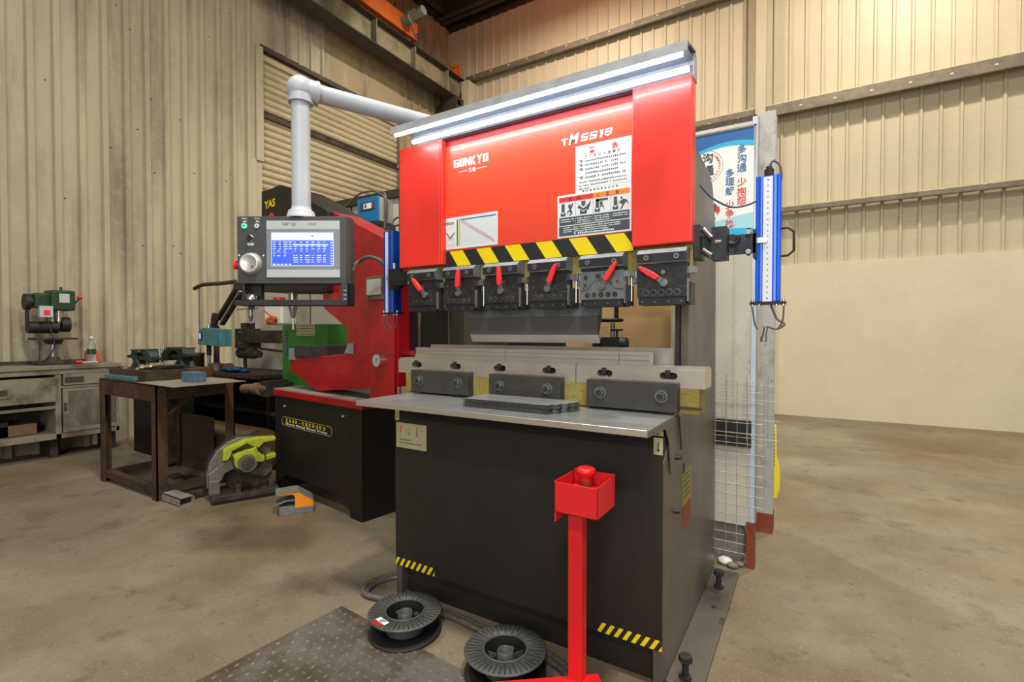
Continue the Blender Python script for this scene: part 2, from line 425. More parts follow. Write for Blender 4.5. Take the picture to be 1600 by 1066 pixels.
# wall at the far right: plastered brick below, cream sheets above
mb = MB(PLASTER, SHEET_B)
mb.box(-7.0, 8, 8.56, 8.8, 0, 2.27, 0)
sheet(mb, 'y', 8.62, -1, profile(-6.9, 8, .2065, -.247, .026, .05, .026, False), 2.27, 4.70, 1)
sheet(mb, 'y', 8.60, -1, profile(-6.9, 8, .2065, -.14, .026, .05, .026, False), 4.68, 7.75, 1)
mb.box(-6.9, -6.33, 8.545, 8.575, 4.2, 7.7, 1)
struct(mb, 'wall_back')
GIRT = mat('girt_steel', (.20, .17, .125), .55, .3, var=.3, scale=8)
GIRTL = mat('girt_cream', (.58, .50, .33), .5, var=.2, scale=8)
def girt(n, z0, z1, d, x0=-6.3, x1=8):
    mb = MB(GIRT, GIRTL)
    mb.box(x0, x1, 8.565 - d, 8.575, z1 - .012, z1, 1); mb.box(x0, x1, 8.565 - d, 8.572 - d, z0, z1 - .012, 0)
    mb.box(x0, x1, 8.565 - d, 8.61 - d, z0 - .004, z0 + .004, 0)
    x = x0 + .2
    while x < x1: mb.box(x, x + .035, 8.56 - d, 8.566 - d, z0 + .06, z0 + .085, 1); x += .42
    struct(mb, 'trim_%d' % n)
girt(1, 4.50, 4.67, .14); girt(2, 3.05, 3.13, .12, -.5); girt(3, 6.50, 6.62, .12)
mb = MB(SHEET_B); mb.box(-.80, -.66, 8.40, 8.60, 0, 7.75); mb.box(-.92, -.80, 8.52, 8.60, 0, 7.75); struct(mb, 'trim_4', .004)
mb = MB(SHEET_B); mb.box(-6.30, -6.12, 8.30, 8.55, 0, 6.45); struct(mb, 'trim_5', .004)
mb = MB(DARKBR); mb.box(-6.9, 8, 8.1, 8.35, 7.78, 7.80); mb.box(-6.9, 8, 8.20, 8.23, 7.78, 8.28); mb.box(-6.9, 8, 8.1, 8.35, 8.28, 8.31)
mb.box(-6.85, -6.55, -6, 8.3, 7.85, 7.88); mb.box(-6.72, -6.68, -6, 8.3, 7.85, 8.3)
mb.box(-7.0, 8, 8.6, 8.8, 7.75, 8.35); mb.box(-7.0, -6.88, -6, 8.6, 7.8, 8.35)
struct(mb, 'trim_6')

# left wall with the roller shutter
XL = -6.85
mb = MB(SHEET_L, SHEET_FLAT)
P1 = profile(-6, 4.27, .2075, 1.567, .048, .078, .050, False)
sheet(mb, 'x', XL, 1, P1, 0, 7.8, 0)
sheet(mb, 'x', XL, 1, profile(4.27, 5.37, .2075, 4.47, .034, .062, .03), 5.38, 6.5, 0)
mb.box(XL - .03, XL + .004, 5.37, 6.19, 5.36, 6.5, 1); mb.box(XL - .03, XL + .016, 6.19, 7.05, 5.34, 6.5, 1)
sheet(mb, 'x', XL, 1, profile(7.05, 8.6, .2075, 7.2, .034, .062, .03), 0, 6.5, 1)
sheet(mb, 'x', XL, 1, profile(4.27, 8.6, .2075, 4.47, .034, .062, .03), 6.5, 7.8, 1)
for k in range(60):
    y = random.uniform(1.0, 4.2); z = random.uniform(2.0, 6.5)
    mb.box(XL, XL + .006, y, y + .014, z, z + .01, GRIME)
struct(mb, 'wall_left')
# shutter
mb = MB(SHUTTER, GRIME)
z = 0.05; pts = []
while z < 5.36:
    if 4.38 < z < 4.50: z += .02; continue
    q = [(z, 0), (z + .018, .028), (z + .055, .034), (z + .085, .012), (z + .10, 0)]
    n = len(q); vs = [(XL - .10 + h, 4.25, zz) for zz, h in q] + [(XL - .10 + h, 7.1, zz) for zz, h in q]
    mb.raw(vs, [(i, i + 1, n + i + 1, n + i) for i in range(n - 1)], 0, True)
    z += .10
mb.box(XL - .14, XL - .11, 4.2, 7.1, 0, 5.4, 1); mb.box(XL - .11, XL - .03, 4.25, 7.1, 4.39, 4.42, 1); mb.box(XL - .11, XL - .05, 4.25, 7.1, 5.22, 5.30, 0)
tag(mb.build('door_1', kind='structure'), None)
mb = MB(SHEET_L, DARKBR); mb.box(XL - .04, XL + .03, 4.17, 4.28, 3.72, 5.36, 0); mb.box(XL - .04, XL + .03, 4.07, 4.17, 0, 3.72, 0); mb.box(XL - .1, XL + .02, 4.25, 7.1, 5.33, 5.40, 1)
struct(mb, 'trim_7')

# crane runway beam on the left wall
mb = MB(BEAMP, DARKBR)
mb.box(-6.56, -6.28, 1.0, 8.38, 6.06, 6.085, 1); mb.box(-6.43, -6.41, 1.0, 8.38, 6.085, 6.50, 0); mb.box(-6.56, -6.28, 1.0, 8.38, 6.50, 6.52, 1)
for y in (2.2, 3.1, 4.05, 5.0, 5.95, 6.9, 7.85): mb.box(-6.42, -6.29, y, y + .02, 6.085, 6.5, 0)
b = tag(mb.build('crane_runway_beam', bevel=.003), 'long dusty steel I-beam running high along the left wall under the crane', 'beam')
mb = MB(REDOX); mb.box(-6.46, -6.38, 1.0, 8.36, 6.52, 6.575)
mb.build('rail', b, 'red-brown rail on top of the beam')
mb = MB(DARKBR); mb.box(-6.6, -6.25, 8.05, 8.3, 5.55, 6.06); mb.prism([(-6.8, 5.2), (-6.25, 5.9), (-6.25, 6.0), (-6.8, 6.0)], 'y', 8.1, 8.2); mb.build('bracket', b)
t = thing('crane_end_stop', 'small orange end stop at the corner end of the high crane beam', 'end stop', (-6.42, 8.25, 6.575))
mb = MB(CRANE); mb.box(-6.5, -6.34, 8.27, 8.33, 6.575, 6.80); mb.build('plate', t, bevel=.003)
mb = MB(CRANE); mb.prism([(8.05, 6.575), (8.27, 6.575), (8.27, 6.76)], 'x', -6.44, -6.40); mb.cyl((-6.42, 8.22, 6.74), (-6.42, 8.06, 6.74), .035); mb.build('buffer', t)
t = thing('overhead_crane', 'orange overhead crane with a grey travel motor, up under the roof at left', 'crane', (-6.42, 6.0, 6.575))
mb = MB(CRANE); mb.box(-6.52, -6.32, 4.9, 7.0, 6.64, 6.95); mb.build('end_carriage', t, bevel=.01)
mb = MB(CRANE); mb.box(-6.32, 5.5, 5.45, 5.95, 6.95, 7.5); mb.box(-6.6, -6.2, 5.4, 6.0, 6.95, 7.3); mb.build('girder', t, bevel=.01)
for y in (5.1, 6.8):
    mb = MB(DARKBR); mb.cyl((-6.47, y, 6.655), (-6.37, y, 6.655), .08, n=24); mb.build('wheel', t)
mb = MB(DRYW); mb.cyl((-6.32, 6.62, 6.80), (-6.12, 6.62, 6.80), .085, n=20); mb.cyl((-6.2, 6.62, 6.80), (-5.92, 6.62, 6.84), .07, n=20)
mb.cyl((-5.92, 6.62, 6.84), (-5.84, 6.62, 6.85), .078, n=20); mb.box(-6.2, -6.02, 6.58, 6.70, 6.84, 6.92); mo = mb.build('travel_motor', t, 'grey-green travel motor')
mb = MB(CABLEB); mb.tube([(-6.15, 6.6, 6.75), (-6.15, 6.75, 6.55), (-6.2, 6.95, 6.6), (-6.3, 6.95, 6.75)], .012, smooth_n=6); mb.build('cable', t)

# ================================================================== partition, board and post behind the press
mb = MB(TAN, DARKBR, BOARD)
mb.box(-5.20, -.31, 3.40, 3.46, 0, 2.50, 0); mb.box(-5.80, -5.20, 3.40, 3.46, 0, 1.9, 2); mb.box(-5.20, -2.05, 3.392, 3.40, 0, 2.50, 2)
mb.box(-5.25, -.31, 3.36, 3.48, 2.50, 2.575, 1)
for x in (-4.6, -3.95, -3.3, -2.65): mb.box(x, x + .012, 3.388, 3.40, 0, 2.5, 1)
struct(mb, 'wall_partition')
t = thing('steel_post', 'tall grey speckled steel post with a rust-red foot, at the right end of the partition', 'post', (-.26, 3.46, 0))
mb = MB(POSTG); mb.box(-.305, -.212, 3.44, 3.452, .12, 2.61); mb.box(-.264, -.252, 3.452, 3.54, .12, 2.61); mb.box(-.305, -.212, 3.54, 3.552, .12, 2.61); mb.build('post_section', t, bevel=.002)
mb = MB(REDOX); mb.box(-.306, -.211, 3.437, 3.555, 0, .12); mb.build('foot', t, 'rust-red painted foot')
t = thing('yellow_barrier_strip', 'bright yellow printed strip fixed to the back of the grey post', 'strip', (-.2, 3.56, .19))
mb = MB(EYELL); mb.prism([(-.226, .19), (-.196, .19), (-.180, .25), (-.180, .38), (-.198, .46), (-.202, .66), (-.26, .66), (-.26, .19)], 'y', 3.553, 3.575); mb.build('strip', t, bevel=.006)
mb = MB(INK)
for k in range(9): mb.rect(-.222, -.208, .40 + k * .024, .412 + k * .024, 3.5525)
mb.build('printed_marks', t)

t = thing('machine_guard_panel', 'stained grey-beige sheet panel with a dark rail, standing just right of the press', 'panel', (-.42, 2.9, 0))
mb = MB(BOARD); mb.box(-.70, -.285, 2.89, 2.91, .78, 2.36); mb.box(-.70, -.285, 2.89, 2.91, .22, .64); mb.box(-.372, -.366, 2.884, 2.89, .78, 2.36)
mb.build('sheet', t)
mb = MB(BLK); mb.box(-.72, -.28, 2.875, 2.925, .64, .70); mb.box(-.72, -.28, 2.87, 2.925, .715, .78); mb.build('rail', t, 'black double rail')
mb = MB(STRIP, ZINC); mb.box(-.287, -.262, 2.886, 2.925, .24, 2.38, 0); mb.box(-.262, -.256, 2.886, 2.925, .24, 2.38, 1); mb.build('edge_strip', t, 'pale blue-grey edge strip', bevel=.002)
for x_ in (-.300, -.72):
    mb = MB(REDOX); mb.box(x_, x_ + .04, 2.87, 2.93, 0, .24); mb.build('foot', t, 'red-brown foot')
mb = MB(CONC); mb.raw(*(lambda q: ([(x, y, z) for (x, z) in q for y in (2.93, 3.02)], [tuple(range(0, 2 * len(q), 2)), tuple(range(1, 2 * len(q), 2))] + [(2 * i, 2 * ((i + 1) % len(q)), 2 * ((i + 1) % len(q)) + 1, 2 * i + 1) for i in range(len(q))]))([(-.66, 0), (-.34, 0), (-.31, .05), (-.30, .12), (-.32, .22), (-.66, .22)]))
solo(mb, 'concrete_stub', (-.5, 2.95, 0), 'broken dark concrete stub on the floor under the guard panel', 'concrete')
for i, (x, y, r) in enumerate([(-.40, 2.86, .030), (-.36, 2.83, .022), (-.33, 2.87, .018)]):
    mb = MB(CONC if i else MILK); mb.ball((x, y, r * .7), r, n=6, sc=(1.3, 1, .7)); solo(mb, 'rubble_lump', (x, y, 0), ['whitish lump of rubble on the floor below the mesh, leftmost of three', 'middle grey lump of rubble below the mesh', 'small grey lump of rubble nearest the red-brown foot'][i], 'rubble', 'rubble under the guard panel')

# poster
t = thing('slogan_poster', 'white and blue slogan poster with blue and red characters, hanging right of the press', 'poster', (-.6, 2.87, 1.75))
F = 2.868
mb = MB(PAPER); mb.box(-1.02, -.275, F, 2.884, 1.752, 2.325)
def wave(mb, x0, x1, zf, zt, y, m):
    n = 24
    for i in range(n):
        a = x0 + (x1 - x0) * i / n; b2 = x0 + (x1 - x0) * (i + 1) / n
        mb.raw([(a, y, zf(a)), (b2, y, zf(b2)), (b2, y, zt(b2)), (a, y, zt(a))], [(0, 1, 2, 3)], m)
wave(mb, -1.02, -.278, lambda x: 2.215 + .045 * math.sin((x + .62) * 7.5), lambda x: 2.322, F - .001, BLUEI)
wave(mb, -1.02, -.278, lambda x: 2.200 + .045 * math.sin((x + .62) * 7.5), lambda x: 2.222 + .045 * math.sin((x + .60) * 7.5), F - .0015, CYANI)
wave(mb, -1.02, -.278, lambda x: 1.752, lambda x: 1.86 + .02 * math.sin((x + .4) * 9), F - .0008, LBLUE)
wave(mb, -1.02, -.278, lambda x: 1.754, lambda x: 1.787 + .016 * math.sin((x + .56) * 9), F - .0012, CYANI)
for i, ch in enumerate('多沟通少抱怨'): mb.text(ch, (-.335, F - .002, (2.197, 2.148, 2.100, 2.027, 1.975, 1.928)[i]), .048, BLUEI if i < 3 else REDINK, center=True, bold=.012)
for i, ch in enumerate('多理解少争执'): mb.text(ch, (-.392, F - .002, (2.082, 2.036, 1.987, 1.914, 1.868, 1.814)[i]), .046, BLUEI if i < 3 else REDINK, center=True, bold=.012)
mb.text('沟', (-.505, F - .002, 2.175), .058, INK, center=True, bold=.02); mb.text('通', (-.500, F - .002, 2.108), .058, INK, center=True, bold=.02)
ring = 'COMMUNICATE'
for i, ch in enumerate(ring):
    a = R(60 - i * 12.5); c = Vector((-.515, F - .002, 2.150))
    ux = Vector((math.sin(a), 0, -math.cos(a))); uz = Vector((math.cos(a), 0, math.sin(a)))
    mb.text(ch, c + uz * .066, .016, REDINK, ux=ux, uz=uz, center=True, bold=.02)
mb.tube([(-.515 + .088 * math.cos(2 * PI * k / 40), F - .001, 2.150 + .088 * math.sin(2 * PI * k / 40)) for k in range(41)], .0008, BEZELD, n=4)
mb.poly([(-.50, 1.93), (-.47, 1.95), (-.455, 1.935), (-.462, 1.90), (-.49, 1.895)], F - .002, SLATE); mb.poly([(-.462, 1.925), (-.445, 1.932), (-.44, 1.905), (-.455, 1.885)], F - .0025, REDINK)
mb.poly([(-.50, 1.885), (-.47, 1.89), (-.462, 1.862), (-.49, 1.85)], F - .002, GREENI)
mb.build('printed_sheet', t)
mb = MB(CHROME); mb.box(-.275, -.267, F - .006, 2.884, 1.748, 2.33); mb.box(-1.03, -.267, F - .006, 2.884, 2.323, 2.332); mb.build('frame', t)

# wire mesh panel
t = thing('wire_mesh_panel', 'square-grid wire mesh panel standing behind the right side of the press', 'mesh', (-.4, 2.82, .02))
mb = MB(WIREM)
for k in range(13): mb.cyl((-.60, 2.80, .355 + k * .0535), (-.213, 2.80, .352 + k * .0535), .0016, n=6, cap=False)
for x in (-.595, -.545, -.495, -.445, -.392, -.340, -.2905, -.2405, -.214): mb.cyl((x, 2.803, .345 if x > -.3 else .10), (x, 2.803, 1.0), .0016, n=6, cap=False)
for z in (.10, .15, .20, .25, .30): mb.cyl((-.60, 2.80, z), (-.30, 2.80, z), .0016, n=6, cap=False)
mb.build('wire_grid', t)
mb = MB(WIREM)
for z in (.98, .90, .80, .70): mb.cyl((-.60, 2.845, z), (-.145, 2.845, z - .005), .0016, n=6, cap=False)
for x in (-.60, -.5, -.4, -.3, -.2): mb.cyl((x, 2.845, .68 if x > -.5 else 0), (x, 2.845, 1.03), .0016, n=6, cap=False)
mb.build('rear_wire_grid', t)

# blue electrical box with cables on the partition
t = thing('electrical_box', 'blue wall-mounted electrical box with a small breaker window, above the red punching machine', 'electrical box', (-3.7, 3.3, 2.2))
q = [at(*p, Y=3.20) for p in ((558, 312), (591, 305), (591, 348), (559, 350))]
x0, x1, z0, z1 = q[0].x, q[1].x, q[3].z, q[0].z
mb = MB(BLUEBOX); mb.box(x0, x1, 3.20, 3.215, z0, z1); mb.build('door', t, 'blue front cover', bevel=.004)
mb = MB(POSTG); mb.box(x0 + .005, x1 - .005, 3.215, 3.39, z0 + .004, z1 - .004); mb.build('body', t, 'beige-grey box body', bevel=.004)
mb = MB(INK, WHITE, REDINK); xm = (x0 + x1) / 2
mb.box(xm - .09, xm + .09, 3.194, 3.20, z0 + .11, z0 + .185, 0); mb.rect(xm - .045, xm + .06, z0 + .122, z0 + .172, 3.193, 1); mb.rect(xm + .055, xm + .075, z0 + .13, z0 + .165, 3.1925, 2); mb.rect(xm - .03, xm - .005, z0 + .13, z0 + .165, 3.1925, BLUEI); mb.build('breaker_window', t)
def cable(name, pts, r, m, label, cat='cable', sn=6, group=None):
    mb = MB(m); mb.tube(pts, r, smooth_n=sn); return solo(mb, name, tuple(pts[0]), label, cat, group)
W = lambda x, y, Y: tuple(at(x, y, Y=Y))
cable('power_cable', [W(528, 338, 3.3), W(545, 318, 3.3), W(562, 303, 3.3), W(580, 299, 3.28), W(592, 302, 3.28), W(602, 312, 3.28), W(601, 345, 3.28), W(600, 378, 3.28)], .009, CABLE, 'thick dark cable arching over the blue electrical box')
cable('power_cable', [W(566, 352, 3.3), W(585, 358, 3.25), W(600, 358, 3.2), W(622, 352, 3.0), W(640, 350, 2.9)], .008, CABLE, 'thin dark cable running right from below the blue electrical box')
cable('power_cable', [W(592, 302, 3.3), W(597, 300, 3.3), W(603, 308, 3.3), W(604, 340, 3.3), W(598, 370, 3.3)], .010, CABLE, 'cable hanging down the right side of the blue electrical box')
cable('power_cable', [W(548, 345, 3.36), W(560, 340, 3.36), W(570, 352, 3.36), W(590, 360, 3.36), W(593, 385, 3.36)], .008, CABLE, 'cable looping out below the left corner of the blue box')

# ================================================================== the press brake
press = thing('press_brake', 'red and black press brake with a lit light bar, in the middle of the hall', 'press brake', (-1.073, 2.2, 0))
P = press
# side frames
def side_poly():
    return [(1.725, 0), (1.725, .80), (1.88, .93), (2.08, .93), (2.12, 1.0), (2.12, 1.44), (2.08, 1.50), (1.90, 1.50), (1.90, 2.08), (2.26, 2.05), (2.42, 2.03), (2.56, 2.015), (2.64, 1.98), (2.70, 1.86), (2.735, 1.70), (2.755, 1.4), (2.755, 0)]
for x0, x1 in ((-.475, -.44), (-1.706, -1.671)):
    mb = MB(SIDEP); mb.prism(side_poly(), 'x', x0, x1); mb.build('side_frame', P, 'grey C-shaped side frame plate', bevel=.003)
mb = MB(DARKPL); mb.box(-.490, -.476, 2.09, 2.20, .93, 1.48); mb.build('frame_edge_strip', P)
mb = MB(DARKPL); mb.box(-1.67, -1.656, 2.09, 2.2, .93, 1.48); mb.build('frame_edge_strip', P)
# lower body
mb = MB(BLACKP)
mb.prism([(1.722, .135), (1.722, .845), (1.745, .885), (1.83, .915), (1.83, .135)], 'x', -1.708, -.442)
mb.box(-1.700, -.446, 1.765, 1.80, 0, .14)
mb.build('lower_body', P, 'black textured front apron', bevel=.003)
mb = MB(YPAPER, DARKPL); mb.box(-1.77, -.352, 1.862, 1.98, .952, 1.046, 0); mb.box(-1.66, -.49, 1.84, 1.98, .80, .952, 1); mb.box(-.44, -.34, 1.855, 1.875, .972, .980, 1); mb.build('bed', P, 'bed edge covered with yellow oil paper', bevel=.002)
# die holder with slots
hx = [-1.696, -1.453, -1.203, -.955, -.708, -.46]
def slotted(mb, x0, x1, z0, z1, y0, y1, slots):
    # front face pieces around stadium slots
    xs = x0
    for c in slots:
        w = .034
        mb.box(xs, c - w, y0, y1, z0, z1, 0); xs = c + w
        mb.box(c - w, c + w, y0, y1, z0, 1.0755, 0); mb.box(c - w, c + w, y0, y1, 1.1015, z1, 0)
        mb.box(c - w, c + w, y0 + .03, y1, 1.0755, 1.1015, BLK)
        for sgn in (-1, 1):
            for a in range(5):
                a0 = PI / 2 * (a + .5) / 5; zc = .013 * math.sin(PI / 2 * a / 5); zd = .013 * math.sin(PI / 2 * (a + 1) / 5)
                xe = c + sgn * (.019 + .013 * math.cos(a0))
                for za, zb_ in ((1.0885 + zc, 1.0885 + zd), (1.0885 - zd, 1.0885 - zc)): mb.box(xe, c + sgn * .0345, y0, y0 + .03, za, zb_, 0)
        mb.tube([(c - .019, y0 - .0005, 1.0765), (c + .019, y0 - .0005, 1.0765)], .0009, CHROME, n=5)
        mb.box(c - .012, c + .008, y0 - .003, y0 + .03, 1.093, 1.110, BLK); mb.cyl((c - .004, y0 + .006, 1.091), (c - .004, y0 + .03, 1.091), .009, GRIME, n=12)
    mb.box(xs, x1, y0, y1, z0, z1, 0)
mb = MB(STEEL); slotted(mb, -1.82, -.833, 1.046, 1.112, 1.862, 1.985, hx[:4]); mb.box(-1.82, -.833, 1.872, 1.975, 1.112, 1.121); dh = mb.build('die_holder', P, 'long ground steel die holder bar')
mb = MB(STEEL); slotted(mb, -.830, -.331, 1.046, 1.112, 1.862, 1.985, hx[4:]); mb.box(-.830, -.331, 1.872, 1.975, 1.112, 1.121); mb.build('die_holder', P, 'short right-hand die holder bar')
mb = MB(STEEL)
for a, b_ in ((-1.741, -1.20), (-1.198, -.665), (-.663, -.544)):
    mb.prism([(1.90, 1.121), (1.90, 1.138), (1.908, 1.142), (1.908, 1.158), (1.903, 1.160), (1.903, 1.172), (1.925, 1.172), (1.930, 1.160), (1.935, 1.172), (1.96, 1.172), (1.96, 1.121)], 'x', a, b_)
mb.build('lower_die', P, 'v-grooved lower die')
mb = MB(STEEL); mb.box(-1.75, -.490, 2.03, 2.05, 1.09, 1.186); mb.box(-.490, -.482, 2.02, 2.05, 1.09, 1.188); mb.build('rear_rest_bar', P)
# clamp blocks with bolts
for i in range(3):
    c = -1.521 + .4645 * i
    mb = MB(DARKPL); mb.box(c - .175, c + .175, 1.818, 1.861, .960, 1.066); blk = mb.build('die_clamp_block', P, 'dark clamp block with two hex bolts', bevel=.002)
    for dx in (-.116, .118):
        mb = MB(CLAMPL, BOLTM, CLAMPM); x = c + dx; z = 1.017
        mb.cyl((x, 1.818, z), (x, 1.813, z), .0225, 1, n=26); mb.cyl((x, 1.813, z), (x, 1.809, z), .0185, 2, n=24); mb.cyl((x, 1.809, z), (x, 1.796, z), .0165, 0, n=6, smooth=False); mb.cyl((x, 1.796, z), (x, 1.7945, z), .0125, 2, n=20)
        mb.build('hex_bolt', blk)
# ram
mb = MB(YPAPER, DARKPL); mb.box(-1.755, -.376, 1.862, 1.93, 1.487, 1.60, 0); mb.box(-1.74, -.41, 1.870, 1.90, 1.60, 2.15, SIDEP); mb.build('ram', P, 'ram beam edged with yellow oil paper')
mb = MB(REDPANEL); mb.box(-1.54, -.588, 1.856, 1.869, 1.634, 2.128); mb.box(-1.54, -.588, 1.862, 1.869, 2.128, 2.157, RECESSRED); cpn = mb.build('front_panel', P, 'red front panel', bevel=.001)  # dark red top strip stands in for the shade under the hood
mb = MB(RED); mb.box(-1.772, -1.512, 1.822, 1.890, 1.570, 2.158); mb.box(-1.512, -1.500, 1.822, 1.856, 1.570, 2.158); mb.build('left_cover', P, 'red left cover', bevel=.004)
mb = MB(RED); mb.box(-.588, -.372, 1.822, 1.880, 1.570, 2.158); mb.build('right_cover', P, 'red right cover', bevel=.004)
# hazard band
def hazard(mb, x0, x1, z0, z1, y, pitch, w, slant, phase, m):
    """yellow parallelograms clipped to the band"""
    k = -2
    while True:
        a = x0 + phase + k * pitch; k += 1
        if a - abs(slant) > x1: break
        poly = [(a, z1), (a + w, z1), (a + w + slant, z0), (a + slant, z0)]
        def clip(poly, f, inter):
            out = []
            for i in range(len(poly)):
                p, q = poly[i - 1], poly[i]
                if f(p) != f(q): out.append(inter(p, q))
                if f(q): out.append(q)
            return out
        for lim, s_ in ((x0, 1), (x1, -1)):
            f = lambda p, lim=lim, s_=s_: (p[0] - lim) * s_ >= 0
            it = lambda p, q, lim=lim: (lim, p[1] + (q[1] - p[1]) * (lim - p[0]) / (q[0] - p[0]))
            if poly: poly = clip(poly, f, it)
        if len(poly) >= 3: mb.poly(poly, y, m)
mb = MB(BLK, YEL); mb.box(-1.51, -.588, 1.852, 1.860, 1.560, 1.633, 0); hazard(mb, -1.508, -.590, 1.561, 1.632, 1.8513, .1545, .078, .048, .030, 1); mb.build('hazard_band', P, 'black and yellow striped band')
# lettering
mb = MB(WHITE); y = 1.8552
def block_glyph(mb, ch, x, z, w, h, shear=0., t=None):
    """square display letters: filled cell with thin slots left open"""
    def q(a, b_, c, d): mb.poly([(x + a * w + shear * c * h, z + c * h), (x + b_ * w + shear * c * h, z + c * h), (x + b_ * w + shear * d * h, z + d * h), (x + a * w + shear * d * h, z + d * h)], y)
    rects = {'G': [(0, .36, 0, 1), (.36, 1, 0, .22), (.36, .92, .80, 1), (.64, 1, .22, .58), (.50, .64, .44, .58)],
             'O': [(0, .40, 0, 1), (.60, 1, 0, 1), (.40, .60, 0, .22), (.40, .60, .78, 1)],
             '5': [(0, 1, .80, 1), (0, .24, .60, .80), (0, 1, .40, .60), (.76, 1, .20, .40), (0, 1, 0, .20)],
             '1': [(.30, .62, 0, 1), (.10, .30, .78, 1)],
             '8': [(0, 1, .80, 1), (0, .24, .0, .42), (.10, 1, .42, .60), (.76, 1, .0, .8), (0, 1, 0, .20), (.02, .24, .58, .8)]}
    for r_ in rects[ch]: q(*r_)
gx = -1.455
for ch in 'GONKYO':
    if ch in 'GO': block_glyph(mb, ch, gx, 2.022, .030, .036)
    else: mb.text(ch, (gx, y, 2.022), .050, 0, width=.029, bold=.06)
    gx += .0332
mb.rect(-1.425, -1.375, 1.997, 1.9995, y); mb.rect(-1.320, -1.265, 1.997, 1.9995, y); mb.text('三鲁', (-1.348, y, 1.990), .022, 0, center=True, bold=.015)
mb.build('maker_lettering', P, 'white maker name on the red panel')
mb = MB(WHITE); mb.text('T', (-.897, y, 2.016), .038, 0, width=.030, bold=.04); mb.text('M', (-.864, y, 2.016), .056, 0, width=.048, bold=.035, shear=.3)
for ch, gx in (('5', -.812), ('5', -.774), ('1', -.738), ('8', -.712)): block_glyph(mb, ch, gx, 2.018, .030, .029, .25)
mb.build('model_lettering', P, 'white type number on the red panel')
# warning notice
mb = MB(PAPER); y = 1.8535
mb.box(-.832, -.600, y, 1.856, 1.808, 2.000); y -= .0008
for x, ch in ((-.760, '警'), (-.665, '告')): mb.text(ch, (x, y, 1.965), .026, REDINK, center=True, bold=.03)
for i, ch in enumerate('为了防止人身事故'): mb.text(ch, (-.786 + .0195 * i, y, 1.948), .0135, INK, center=True, bold=.02)
zz = 1.932
for i in range(5):
    if i != 3: mb.text('严禁', (-.822, y, zz), .0125, INK, bold=.04)
    mb.dashes(-.788, -.618 - (.03 if i in (1, 3) else 0), zz, .008, y, INK, .6); zz -= .0165
for i in range(3): mb.dashes(-.815, -.615 if i < 2 else -.77, zz, .0065, y, INK, .6); zz -= .0135
mb.rect(-.828, -.604, 1.826, 1.8266, y, INK); mb.dashes(-.800, -.640, 1.814, .007, y, INK, .45, .0155)
mb.build('warning_notice', P, 'white printed warning notice')
